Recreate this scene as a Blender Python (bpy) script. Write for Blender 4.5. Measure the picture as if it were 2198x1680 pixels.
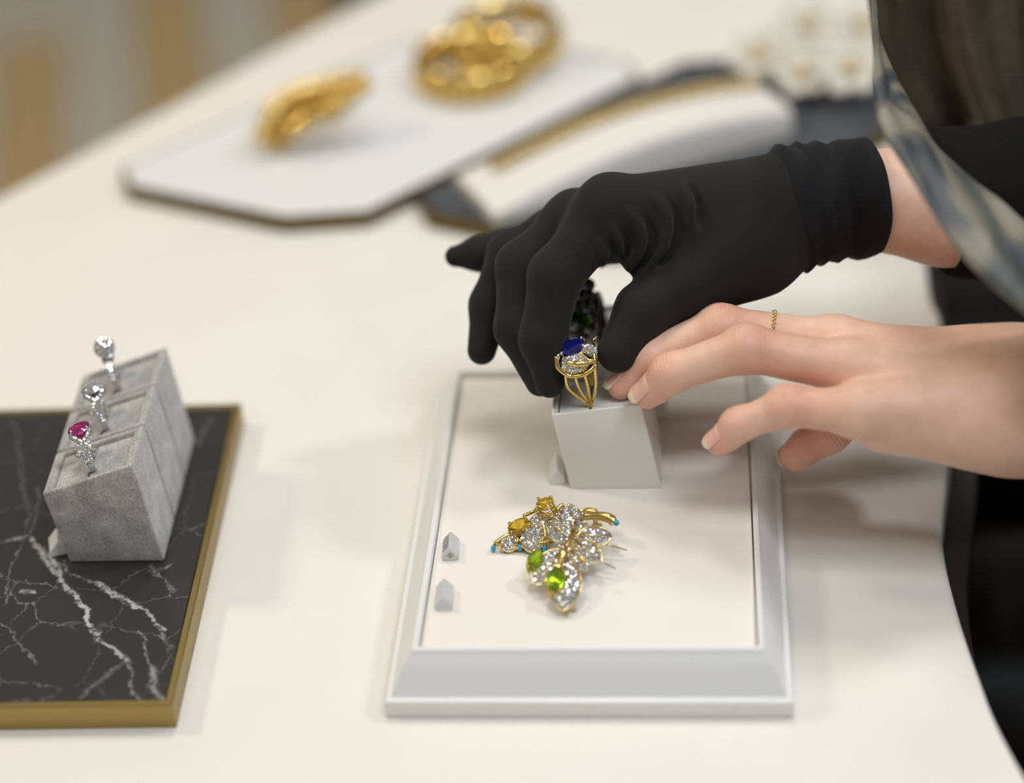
import bpy, bmesh, math, random
import numpy as np
from mathutils import Vector, Matrix

for o in list(bpy.data.objects):
    bpy.data.objects.remove(o, do_unlink=True)
scene = bpy.context.scene
COL = scene.collection
random.seed(7)
rng = np.random.default_rng(7)
MM = 0.001          # everything below is written in millimetres

# ------------------------------------------------------------------ camera
PW, PH, FPX = 2198, 1680, 4500.0
TH, RO, D0 = math.radians(35), math.radians(4.5), 960.0
fwd = np.array([0, math.cos(TH), -math.sin(TH)])
R0 = np.array([1.0, 0, 0]); U0 = np.array([0, math.sin(TH), math.cos(TH)])
CR = math.cos(RO) * R0 - math.sin(RO) * U0
CU = math.sin(RO) * R0 + math.cos(RO) * U0
CC = -D0 * fwd

cam_d = bpy.data.cameras.new('camera'); cam = bpy.data.objects.new('camera', cam_d); COL.objects.link(cam)
cam.matrix_world = Matrix(((CR[0], CU[0], -fwd[0], CC[0] * MM), (CR[1], CU[1], -fwd[1], CC[1] * MM),
                           (CR[2], CU[2], -fwd[2], CC[2] * MM), (0, 0, 0, 1)))
cam_d.sensor_width = 36.0
cam_d.lens = FPX / PW * 36.0
cam_d.clip_start = 0.05
cam_d.clip_end = 50
cam_d.dof.use_dof = True
cam_d.dof.focus_distance = 0.834
cam_d.dof.aperture_fstop = 2.2
scene.camera = cam

# ------------------------------------------------------------------ world, lights, exposure
w = bpy.data.worlds.new('room'); scene.world = w; w.use_nodes = True
w.node_tree.nodes['Background'].inputs[0].default_value = (1.0, 0.95, 0.87, 1)
w.node_tree.nodes['Background'].inputs[1].default_value = 0.26
scene.view_settings.view_transform = 'Standard'
scene.view_settings.look = 'None'
scene.view_settings.exposure = -0.12
scene.view_settings.gamma = 1.0
scene.view_settings.use_curve_mapping = False

def lamp(name, loc, size, power, col, aim=(0, 0, 0)):
    d = bpy.data.lights.new(name, 'AREA'); d.shape = 'DISK'; d.size = size * MM; d.energy = power; d.color = col
    o = bpy.data.objects.new(name, d); COL.objects.link(o)
    o.location = Vector(loc) * MM
    o.rotation_euler = (Vector(aim) - Vector(loc)).to_track_quat('-Z', 'Y').to_euler()
    return o
lamp('ceiling_lamp_warm', (-1250, 350, 1350), 240, 8.5, (1.0, 0.87, 0.66), (-50, -50, 0))
lamp('ceiling_lamp_cool', (1150, 150, 1450), 200, 7.5, (0.95, 0.96, 1.0), (0, -50, 0))
lamp('ceiling_lamp_back', (50, 650, 1700), 300, 8.0, (1.0, 0.96, 0.89), (0, 0, 0))
lamp('ceiling_lamp_front_cool', (450, -650, 1450), 600, 9.5, (0.80, 0.90, 1.0), (100, -150, 0))
lamp('front_fill_warm', (-450, -600, 1700), 700, 4.0, (1.0, 0.94, 0.85), (0, 0, 0))  # unseen fill lamp added to lift the front faces
for k, (lx, ly) in enumerate(((-420, 250), (150, 420), (520, 150), (-150, -250), (300, -420), (-650, -150))):
    lamp('sparkle_spot', (lx, ly, 1700), 45, 0.4, (1.0, 0.95, 0.88), (lx * .1, ly * .1, 0))  # unseen small lamps added to make the cut stones sparkle

# ------------------------------------------------------------------ projection helpers (layout measured on real planes)
def ray(x, y): return fwd + CR * (x - PW / 2) / FPX + CU * (PH / 2 - y) / FPX
def atz(x, y, z=0.0):
    r = ray(x, y); return CC + r * (z - CC[2]) / r[2]
def atd(x, y, d): return CC + ray(x, y) * d
def onplane(x, y, p0, n):
    r = ray(x, y); return CC + r * (((p0 - CC) @ n) / (r @ n))
def unit(v):
    v = np.asarray(v, float); return v / (np.linalg.norm(v) + 1e-12)

# ------------------------------------------------------------------ materials
def mat(name, col, rough=0.5, metal=0.0, **kw):
    m = bpy.data.materials.new(name); m.use_nodes = True
    b = m.node_tree.nodes['Principled BSDF']
    b.inputs['Base Color'].default_value = (*col, 1)
    b.inputs['Roughness'].default_value = rough
    b.inputs['Metallic'].default_value = metal
    for k, v in kw.items():
        k = k.replace('_', ' ')
        if k in b.inputs: b.inputs[k].default_value = v
    return m
def NT(m): return m.node_tree.nodes, m.node_tree.links, m.node_tree.nodes['Principled BSDF']
def coords(m, scale=1000.0, kind='Object'):
    n, l, b = NT(m)
    tc = n.new('ShaderNodeTexCoord'); mp = n.new('ShaderNodeMapping')
    mp.inputs['Scale'].default_value = (scale,) * 3 if not isinstance(scale, tuple) else scale
    l.new(tc.outputs[kind], mp.inputs[0]); return mp.outputs[0]
def noise(m, vec, scale, detail=3, rough=0.5, out='Fac', dist=0.0):
    n, l, b = NT(m)
    t = n.new('ShaderNodeTexNoise'); t.inputs['Scale'].default_value = scale
    t.inputs['Detail'].default_value = detail; t.inputs['Roughness'].default_value = rough
    t.inputs['Distortion'].default_value = dist
    l.new(vec, t.inputs['Vector']); return t.outputs[out]
def ramp(m, fac, stops):
    n, l, b = NT(m)
    r = n.new('ShaderNodeValToRGB'); e = r.color_ramp.elements
    while len(e) < len(stops): e.new(0.5)
    for i, (p, c) in enumerate(stops):
        e[i].position = p; e[i].color = (*c, 1)
    l.new(fac, r.inputs[0]); return r.outputs[0]
def bump(m, h, strength=0.2, dist=0.3):
    n, l, b = NT(m)
    bp = n.new('ShaderNodeBump'); bp.inputs['Strength'].default_value = strength; bp.inputs['Distance'].default_value = dist * MM
    l.new(h, bp.inputs['Height']); l.new(bp.outputs[0], b.inputs['Normal'])
def setcol(m, c):
    n, l, b = NT(m); l.new(c, b.inputs['Base Color'])
def math_(m, op, a, b_=None, c=None):
    n, l, _ = NT(m); q = n.new('ShaderNodeMath'); q.operation = op
    for i, v in enumerate((a, b_, c)):
        if v is None: continue
        if isinstance(v, (int, float)): q.inputs[i].default_value = v
        else: l.new(v, q.inputs[i])
    return q.outputs[0]
def vmath(m, op, a, b_=None, out=0):
    n, l, _ = NT(m); q = n.new('ShaderNodeVectorMath'); q.operation = op
    for i, v in enumerate((a, b_)):
        if v is None: continue
        if isinstance(v, (tuple, list)): q.inputs[i].default_value = v
        else: l.new(v, q.inputs[i])
    return q.outputs[out]

M = {}
def linen(name, col, amt=0.03):
    m = mat(name, col, 0.75); v = coords(m)
    a = noise(m, v, 0.02, 2); setcol(m, ramp(m, a, [(0.3, tuple(c * (1 - amt) for c in col)), (0.7, col)]))
    n, l, b = NT(m)
    w1 = n.new('ShaderNodeTexWave'); w1.inputs['Scale'].default_value = 0.55; w1.inputs['Distortion'].default_value = 1.5; w1.bands_direction = 'X'
    w2 = n.new('ShaderNodeTexWave'); w2.inputs['Scale'].default_value = 0.55; w2.inputs['Distortion'].default_value = 1.5; w2.bands_direction = 'Y'
    l.new(v, w1.inputs[0]); l.new(v, w2.inputs[0])
    bump(m, math_(m, 'MULTIPLY', w1.outputs['Fac'], w2.outputs['Fac']), 0.12, 0.15)
    return m
M['linen'] = linen('table_linen', (0.79, 0.76, 0.70))
M['panel'] = linen('tray_panel_linen', (0.80, 0.76, 0.70))
M['tablebase'] = mat('table_base_paint', (0.6, 0.57, 0.52), 0.6)
M['edge_shade'] = mat('edge_shade_dark', (0.022, 0.016, 0.011), 0.45, 0.0)  # dark colour standing in for the shade along the table edge
M['lacquer'] = mat('white_lacquer', (0.80, 0.80, 0.78), 0.32)
M['leather'] = mat('white_leather', (0.80, 0.79, 0.75), 0.5)
v = coords(M['leather']); bump(M['leather'], noise(M['leather'], v, 1.6, 3), 0.12, 0.15)
M['seam'] = mat('seam_brown', (0.58, 0.50, 0.40), 0.8)  # brown backing that shows in the gap round the panel
M['cushion'] = mat('ivory_cushion', (0.76, 0.73, 0.68), 0.65)
M['whitetop'] = mat('white_tray_top', (0.74, 0.74, 0.74), 0.45)
M['brass'] = mat('brushed_brass', (0.36, 0.265, 0.10), 0.42, 1.0)
v = coords(M['brass'], (30.0, 900.0, 900.0)); bump(M['brass'], noise(M['brass'], v, 1.0, 2), 0.08, 0.05)
M['brass_dark'] = mat('antique_brass', (0.15, 0.11, 0.042), 0.5, 1.0)
M['gold'] = mat('polished_gold', (0.76, 0.55, 0.18), 0.17, 1.0)
M['goldpale'] = mat('pale_gold', (0.76, 0.61, 0.29), 0.2, 1.0)
M['platinum'] = mat('platinum', (0.80, 0.78, 0.74), 0.16, 1.0)
M['darkmetal'] = mat('dark_oxidised_silver', (0.10, 0.09, 0.085), 0.3, 0.9)
# diamond: light and dark glints and spectral fire painted into the colour by cell
def diamond(name, lo, hi):
    m = mat(name, (0.9, 0.9, 0.95), 0.04, 0.85, IOR=2.4)
    v = coords(m); n, l, b = NT(m)
    vo = n.new('ShaderNodeTexVoronoi'); vo.inputs['Scale'].default_value = 1.9
    l.new(v, vo.inputs['Vector'])
    hs = n.new('ShaderNodeHueSaturation'); hs.inputs['Saturation'].default_value = 0.55; hs.inputs['Value'].default_value = 1.1
    l.new(vo.outputs['Color'], hs.inputs['Color'])
    mx = n.new('ShaderNodeMix'); mx.data_type = 'RGBA'; mx.inputs[0].default_value = 0.45
    l.new(hs.outputs[0], mx.inputs[6]); mx.inputs[7].default_value = (*hi, 1)
    l.new(mx.outputs[2], b.inputs['Base Color'])
    return m
M['diamond'] = diamond('diamond', None, (0.93, 0.94, 1.0))
def gemmat(name, col, ior=1.75, emit=0):
    m = mat(name, col, 0.02, 0.0, IOR=ior, Transmission_Weight=0.9)
    return m
M['sapphire'] = gemmat('sapphire', (0.02, 0.035, 0.85))
M['pink'] = gemmat('pink_sapphire', (0.80, 0.04, 0.38))
M['yellow'] = gemmat('yellow_beryl', (0.98, 0.74, 0.06), 1.6)
M['peridot'] = gemmat('peridot', (0.50, 0.78, 0.02), 1.65)
M['emerald'] = gemmat('dark_green_stone', (0.06, 0.16, 0.03), 1.6)
M['turquoise'] = mat('turquoise', (0.03, 0.36, 0.58), 0.25)
M['pearl'] = mat('pearl', (0.85, 0.83, 0.78), 0.15, 0.0, Coat_Weight=0.6)
M['petal'] = mat('white_enamel_petal', (0.66, 0.63, 0.55), 0.3)
M['paper'] = mat('white_card', (0.74, 0.75, 0.74), 0.45)
M['ink'] = mat('grey_ink', (0.16, 0.16, 0.155), 0.7)
M['acrylic'] = mat('frosted_acrylic', (0.90, 0.91, 0.91), 0.3, 0.0, IOR=1.3, Transmission_Weight=0.6)
M['tagcore'] = mat('tag_core', (0.42, 0.38, 0.26), 0.6)
# grey velvet
m = mat('grey_velvet', (0.42, 0.40, 0.37), 0.95, 0.0, Sheen_Weight=0.6, Sheen_Roughness=0.4); M['velvet'] = m
v = coords(m); a = noise(m, v, 1.1, 5, 0.8); c_ = noise(m, v, 0.10, 2)
f = math_(m, 'ADD', math_(m, 'MULTIPLY', a, 0.65), math_(m, 'MULTIPLY', c_, 0.35))
setcol(m, ramp(m, f, [(0.36, (0.25, 0.235, 0.215)), (0.5, (0.43, 0.415, 0.39)), (0.64, (0.68, 0.66, 0.63))]))
bump(m, noise(m, v, 1.6, 4, 0.8), 0.7, 0.5)
# black marble
m = mat('black_marble', (0.03, 0.03, 0.03), 0.24, 0.0); M['marble'] = m
n, l, b = NT(m); v = coords(m)
wob = noise(m, v, 0.05, 5, 0.65, 'Color'); wob2 = noise(m, v, 0.5, 4, 0.7, 'Color')
off = vmath(m, 'MULTIPLY', vmath(m, 'SUBTRACT', wob, (0.5, 0.5, 0.5)), (16.0, 16.0, 0.0))
off2 = vmath(m, 'MULTIPLY', vmath(m, 'SUBTRACT', wob2, (0.5, 0.5, 0.5)), (2.8, 2.8, 0.0))
pv = vmath(m, 'ADD', vmath(m, 'ADD', v, off), off2)
vmask = None
MARBLE_VEINS = []      # filled below, once the slab's own frame is known
def marble_finish(segs):
    n, l, b = NT(m_marble)
    acc = None
    for (x0, y0, x1, y1, wd, st) in segs:
        ax = vmath(m_marble, 'SUBTRACT', pv, (x0, y0, 0)); d = (x1 - x0, y1 - y0, 0); L2 = d[0] ** 2 + d[1] ** 2
        flat = vmath(m_marble, 'MULTIPLY', ax, (1, 1, 0))
        t = math_(m_marble, 'DIVIDE', vmath(m_marble, 'DOT_PRODUCT', flat, d, 1), L2)
        n_ = n.new('ShaderNodeClamp'); l.new(t, n_.inputs[0])
        sc = n.new('ShaderNodeVectorMath'); sc.operation = 'SCALE'; sc.inputs[0].default_value = d; l.new(n_.outputs[0], sc.inputs['Scale'])
        dist = vmath(m_marble, 'LENGTH', vmath(m_marble, 'SUBTRACT', flat, sc.outputs[0]), None, 1)
        mr = n.new('ShaderNodeMapRange'); mr.inputs[1].default_value = wd * 0.35; mr.inputs[2].default_value = wd; mr.inputs[3].default_value = st; mr.inputs[4].default_value = 0.0
        l.new(dist, mr.inputs[0])
        acc = mr.outputs[0] if acc is None else math_(m_marble, 'MAXIMUM', acc, mr.outputs[0])
    vo = n.new('ShaderNodeTexVoronoi'); vo.feature = 'DISTANCE_TO_EDGE'; vo.inputs['Scale'].default_value = 0.033
    l.new(pv, vo.inputs['Vector'])
    thin = n.new('ShaderNodeMapRange'); thin.inputs[1].default_value = 0.0; thin.inputs[2].default_value = 0.014; thin.inputs[3].default_value = 0.55; thin.inputs[4].default_value = 0.0
    l.new(vo.outputs['Distance'], thin.inputs[0])
    patch = n.new('ShaderNodeMapRange'); patch.inputs[1].default_value = 0.42; patch.inputs[2].default_value = 0.62
    l.new(noise(m_marble, v_marble, 0.03, 2), patch.inputs[0])
    thin2 = math_(m_marble, 'MULTIPLY', thin.outputs[0], patch.outputs[0])
    brk = n.new('ShaderNodeMapRange'); brk.inputs[1].default_value = 0.35; brk.inputs[2].default_value = 0.55; brk.inputs[3].default_value = 0.35
    l.new(noise(m_marble, v_marble, 0.4, 3), brk.inputs[0])
    tot = math_(m_marble, 'MULTIPLY', math_(m_marble, 'MAXIMUM', acc, thin2), brk.outputs[0])
    cl = noise(m_marble, v_marble, 0.025, 3)
    tot = math_(m_marble, 'ADD', tot, math_(m_marble, 'MULTIPLY', cl, 0.05))
    setcol(m_marble, ramp(m_marble, tot, [(0.0, (0.028, 0.027, 0.025)), (0.35, (0.10, 0.098, 0.092)), (1.0, (0.50, 0.49, 0.47))]))
m_marble, v_marble = m, v
M['slate'] = mat('dark_slate', (0.055, 0.06, 0.07), 0.4)
v = coords(M['slate']); setcol(M['slate'], ramp(M['slate'], noise(M['slate'], v, 0.04, 4), [(0.3, (0.04, 0.045, 0.055)), (0.7, (0.085, 0.09, 0.10))]))
# glove, garments, skin
m = mat('black_glove_cotton', (0.0165, 0.0155, 0.013), 0.9, 0.0, Sheen_Weight=0.06, Specular_IOR_Level=0.2); M['glove'] = m
v = coords(m); bump(m, noise(m, v, 2.2, 2), 0.15, 0.15)
m = mat('navy_black_rib', (0.012, 0.012, 0.014), 0.9, 0.0, Sheen_Weight=0.05, Specular_IOR_Level=0.2); M['gcuff'] = m
v = coords(m); bump(m, noise(m, v, 1.5, 3), 0.2, 0.3)
M['black'] = mat('black_cloth', (0.006, 0.0055, 0.005), 0.95, 0.0, Specular_IOR_Level=0.15)
m = mat('black_satin', (0.009, 0.007, 0.0055), 0.38, 0.0, Specular_IOR_Level=0.14); M['satin'] = m
M['brown'] = mat('dark_brown_silk', (0.055, 0.038, 0.020), 0.6); m = M['brown']
v = coords(m); setcol(m, ramp(m, noise(m, v, 0.03, 3), [(0.35, (0.035, 0.024, 0.013)), (0.7, (0.085, 0.06, 0.032))]))
m = mat('patterned_silk', (0.4, 0.37, 0.3), 0.5); M['silk'] = m
v = coords(m)
n, l, b = NT(m)
setcol(m, ramp(m, noise(m, v, 0.022, 2, 0.5, dist=1.2), [(0.36, (0.035, 0.045, 0.05)), (0.44, (0.10, 0.10, 0.085)), (0.5, (0.19, 0.175, 0.125)), (0.64, (0.26, 0.245, 0.20))]))
m = mat('skin', (0.7, 0.45, 0.33), 0.46, 0.0, Subsurface_Weight=0.22, Subsurface_Scale=0.004, Specular_IOR_Level=0.4); M['skin'] = m
n, l, b = NT(m)
b.inputs['Subsurface Radius'].default_value = (1.0, 0.35, 0.2)
at = n.new('ShaderNodeAttribute'); at.attribute_name = 'tint'
v = coords(m)
mx = n.new('ShaderNodeMix'); mx.data_type = 'RGBA'; mx.blend_type = 'MULTIPLY'; mx.inputs[0].default_value = 1.0
l.new(at.outputs['Color'], mx.inputs[6])
l.new(ramp(m, noise(m, v, 0.16, 4, 0.6), [(0.3, (0.90, 0.87, 0.86)), (0.7, (1, 1, 1))]), mx.inputs[7])
l.new(mx.outputs[2], b.inputs['Base Color'])
vo = n.new('ShaderNodeTexVoronoi'); vo.inputs['Scale'].default_value = 1.1; l.new(v, vo.inputs['Vector'])
ws_ = n.new('ShaderNodeAttribute'); ws_.attribute_name = 'crease_s'; wm_ = n.new('ShaderNodeAttribute'); wm_.attribute_name = 'crease_m'
sn = math_(m, 'SINE', math_(m, 'ADD', math_(m, 'MULTIPLY', ws_.outputs['Fac'], 4.2), math_(m, 'MULTIPLY', noise(m, v, 0.35, 3), 5.0)))
cr_ = math_(m, 'MULTIPLY', math_(m, 'MULTIPLY', sn, wm_.outputs['Fac']), 4.0)
bump(m, math_(m, 'ADD', cr_, math_(m, 'ADD', math_(m, 'MULTIPLY', vo.outputs['Distance'], 0.5), noise(m, v, 0.6, 4))), 0.16, 0.22)
m = mat('fingernail', (0.8, 0.6, 0.5), 0.18, 0.0, Coat_Weight=0.4); M['nail'] = m
n, l, b = NT(m); at = n.new('ShaderNodeAttribute'); at.attribute_name = 'tint'; l.new(at.outputs['Color'], b.inputs['Base Color'])
def tilemat(name, c):
    m = mat(name, c, 0.35); v = coords(m); setcol(m, ramp(m, noise(m, v, 0.02, 4), [(0.3, tuple(q * 0.8 for q in c)), (0.7, c)])); return m
M['tile_pale'] = tilemat('pale_stone_tile', (0.74, 0.70, 0.58))
M['tile_tan'] = tilemat('tan_stone_tile', (0.72, 0.50, 0.22))
M['tile_grey'] = tilemat('grey_stone_tile', (0.11, 0.11, 0.10))
M['tile_brown'] = tilemat('brown_stone_tile', (0.20, 0.12, 0.06))
M['grout'] = mat('floor_base', (0.22, 0.20, 0.16), 0.8)

# ------------------------------------------------------------------ mesh helpers
class MB:
    def __init__(s): s.v = []; s.f = []
    def add(s, verts, faces):
        o = len(s.v); s.v.extend([tuple(map(float, p)) for p in verts]); s.f.extend([tuple(i + o for i in f) for f in faces]); return s
    def prism(s, bot, top):
        n = len(bot); s.add(list(bot) + list(top), [tuple(range(n))[::-1], tuple(range(n, 2 * n))] + [(i, (i + 1) % n, n + (i + 1) % n, n + i) for i in range(n)]); return s
    def loft(s, rings, cap=True, closed=False):
        n = len(rings[0]); o = []
        for r in rings: o += list(r)
        f = []
        K = len(rings)
        for k in range(K if closed else K - 1):
            k2 = (k + 1) % K
            for i in range(n):
                f.append((k * n + i, k * n + (i + 1) % n, k2 * n + (i + 1) % n, k2 * n + i))
        if cap and not closed:
            f.append(tuple(range(n))[::-1]); f.append(tuple((K - 1) * n + i for i in range(n)))
        s.add(o, f); return s
    def tube(s, path, rad, n=8, closed=False, squash=None):
        P = [np.asarray(p, float) for p in path]; K = len(P)
        rads = rad if hasattr(rad, '__len__') else [rad] * K
        rings = []; up = None
        for i in range(K):
            if closed: t = unit(P[(i + 1) % K] - P[i - 1])
            else: t = unit(P[min(i + 1, K - 1)] - P[max(i - 1, 0)])
            if up is None:
                up = np.array([0, 0, 1.0]) if abs(t[2]) < 0.9 else np.array([1.0, 0, 0])
            a = unit(np.cross(t, up)); c = unit(np.cross(a, t)); up = c
            rings.append([P[i] + rads[i] * (math.cos(q) * a + math.sin(q) * c) for q in [2 * math.pi * j / n for j in range(n)]])
        return s.loft(rings, cap=not closed, closed=closed)
    def ball(s, c, r, ax=None, nu=12, nv=8):
        c = np.asarray(c, float); r = np.array(r, float) if hasattr(r, '__len__') else np.array([r] * 3, float)
        A = np.eye(3) if ax is None else np.array(ax, float)
        vs = [c + A.T @ (r * np.array([0, 0, 1.0]))]; f = []
        for i in range(1, nv):
            th = math.pi * i / nv
            for j in range(nu):
                ph = 2 * math.pi * j / nu
                vs.append(c + A.T @ (r * np.array([math.sin(th) * math.cos(ph), math.sin(th) * math.sin(ph), math.cos(th)])))
        vs.append(c - A.T @ (r * np.array([0, 0, 1.0])))
        last = len(vs) - 1
        for j in range(nu): f.append((0, 1 + j, 1 + (j + 1) % nu)); f.append((last, last - nu + (j + 1) % nu, last - nu + j))
        for i in range(nv - 2):
            for j in range(nu):
                a = 1 + i * nu + j; b2 = 1 + i * nu + (j + 1) % nu
                f.append((a, a + nu, b2 + nu, b2))
        return s.add(vs, f)
    def gem(s, c, rx, ry, nrm, xdir, n=8, depth=0.75, table=0.58, crown=0.32):
        c = np.asarray(c, float); z = unit(nrm); x = unit(np.asarray(xdir, float) - z * (np.asarray(xdir, float) @ z)); y = np.cross(z, x)
        r = min(rx, ry); vs = []; f = []
        for j in range(n):
            q = 2 * math.pi * (j + 0.5) / n; vs.append(c + table * (rx * math.cos(q) * x + ry * math.sin(q) * y) + crown * r * z)
        for j in range(2 * n):
            q = 2 * math.pi * j / (2 * n); vs.append(c + rx * math.cos(q) * x + ry * math.sin(q) * y)
        for j in range(n):
            q = 2 * math.pi * (j + 0.5) / n; vs.append(c + 0.45 * (rx * math.cos(q) * x + ry * math.sin(q) * y) - depth * 0.6 * r * z)
        vs.append(c - depth * r * z)
        f.append(tuple(range(n)))
        for j in range(n):
            g0 = n + 2 * j; g1 = n + 2 * j + 1; g2 = n + (2 * j + 2) % (2 * n); j2 = (j + 1) % n
            f += [(j, g0, g1), (j, g1, g2), (j, g2, j2)]
            p = 3 * n + j; p2 = 3 * n + j2
            f += [(g0, p, g1), (g1, p, g2), (g2, p, p2), (p, 4 * n, p2)]
        return s.add(vs, f)
    def pave(s, c, ux, uy, nrm, step=1.25, dome=0.0, shape='oval', r=0.62, pw=1.0):
        """hexagonal field of small stones over an oval of half axes ux, uy, bulging by dome along nrm"""
        c, ux, uy = map(lambda q: np.asarray(q, float), (c, ux, uy)); nz = unit(nrm); a, b2 = np.linalg.norm(ux), np.linalg.norm(uy)
        j = 0; yy = -b2
        while yy <= b2:
            xx = -a + (step / 2 if j % 2 else 0)
            while xx <= a:
                q = (xx / a) ** 2 + (yy / b2) ** 2 if shape == 'oval' else max(abs(xx / a), abs(yy / b2)) * 0.95
                if q < 0.96 and (pw == 1.0 or abs(yy / b2) < max(0, 1 - (xx / a) ** 2) ** (pw / 2)):
                    p = c + ux * xx / a + uy * yy / b2 + nz * dome * (1 - q)
                    nn = unit(nz + dome * 2 * (ux * xx / a / a ** 2 + uy * yy / b2 / b2 ** 2) + rng.normal(0, 0.22, 3))
                    s.gem(p, r, r, nn, ux + rng.normal(0, .4, 3), 6, depth=0.6)
                xx += step
            yy += step * 0.87; j += 1
        return s
    def shell(s, c, ux, uy, nrm, dome, thick=0.8, n=20, k=4, pw=1.0):
        """domed oval plate"""
        c, ux, uy = map(lambda q: np.asarray(q, float), (c, ux, uy)); nz = unit(nrm); rings = []
        for i in range(k, 0, -1):
            t = i / k; rings.append([c + t * (ux * math.cos(q) + uy * math.copysign(abs(math.sin(q)) ** pw, math.sin(q))) + nz * (dome * (1 - t * t)) for q in [2 * math.pi * j / n for j in range(n)]])
        rings.append([c + 0.02 * (ux * math.cos(q) + uy * math.sin(q)) + nz * dome for q in [2 * math.pi * j / n for j in range(n)]])
        rings.insert(0, [p - nz * thick for p in rings[0]])
        return s.loft(rings)
    def build(s, name, material, parent=None, smooth=True, bevel=0.0, seg=2, kind=None, angle=None, base=None):
        me = bpy.data.meshes.new(name)
        org = np.zeros(3)
        if parent is not None: org = np.array(parent['_org'])
        elif base is not None: org = np.asarray(base, float)
        V = (np.array(s.v) - org) * MM
        if parent is not None and parent.get('_inv') is not None:
            Rm = np.array(parent['_inv']).reshape(3, 3); V = V @ Rm.T
        me.from_pydata(V.tolist(), [], s.f)
        bm = bmesh.new(); bm.from_mesh(me)
        bmesh.ops.recalc_face_normals(bm, faces=bm.faces)
        if bevel > 0:
            es = [e for e in bm.edges if e.is_manifold and e.calc_face_angle(0) > math.radians(25)]
            bmesh.ops.bevel(bm, geom=es, offset=bevel * MM, segments=seg, affect='EDGES', profile=0.5, clamp_overlap=True)
        bm.to_mesh(me); bm.free()
        if smooth:
            for p in me.polygons: p.use_smooth = True
            if angle: me.set_sharp_from_angle(angle=math.radians(angle))
        me.materials.append(M[material])
        o = bpy.data.objects.new(name, me); COL.objects.link(o)
        if parent is not None:
            o.parent = parent
            o['_org'] = [float(q) for q in org]
            if parent.get('_inv') is not None: o['_inv'] = list(parent['_inv'])
        else:
            o.location = org * MM; o['_org'] = [float(q) for q in org]
        if kind: o['kind'] = kind
        return o

def thing(name, label, cat, loc, group=None):
    o = bpy.data.objects.new(name, None); COL.objects.link(o); o.empty_display_size = 0.01
    o.location = Vector([float(q) for q in loc]) * MM; o['_org'] = [float(q) for q in loc]
    o['label'] = label; o['category'] = cat
    if group: o['group'] = group
    return o
def tag(o, label, cat, group=None):
    o['label'] = label; o['category'] = cat
    if group: o['group'] = group
    return o
def catmull(pts, n=8, closed=False):
    P = [np.asarray(p, float) for p in pts]; K = len(P); out = []
    for i in range(K if closed else K - 1):
        p0 = P[(i - 1) % K] if closed or i > 0 else P[0] * 2 - P[1]
        p1 = P[i]; p2 = P[(i + 1) % K]
        p3 = P[(i + 2) % K] if closed or i + 2 < K else P[-1] * 2 - P[-2]
        for k in range(n):
            t = k / n
            out.append(0.5 * (2 * p1 + (p2 - p0) * t + (2 * p0 - 5 * p1 + 4 * p2 - p3) * t * t + (3 * p1 - p0 - 3 * p2 + p3) * t ** 3))
    if not closed: out.append(P[-1])
    return out

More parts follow.
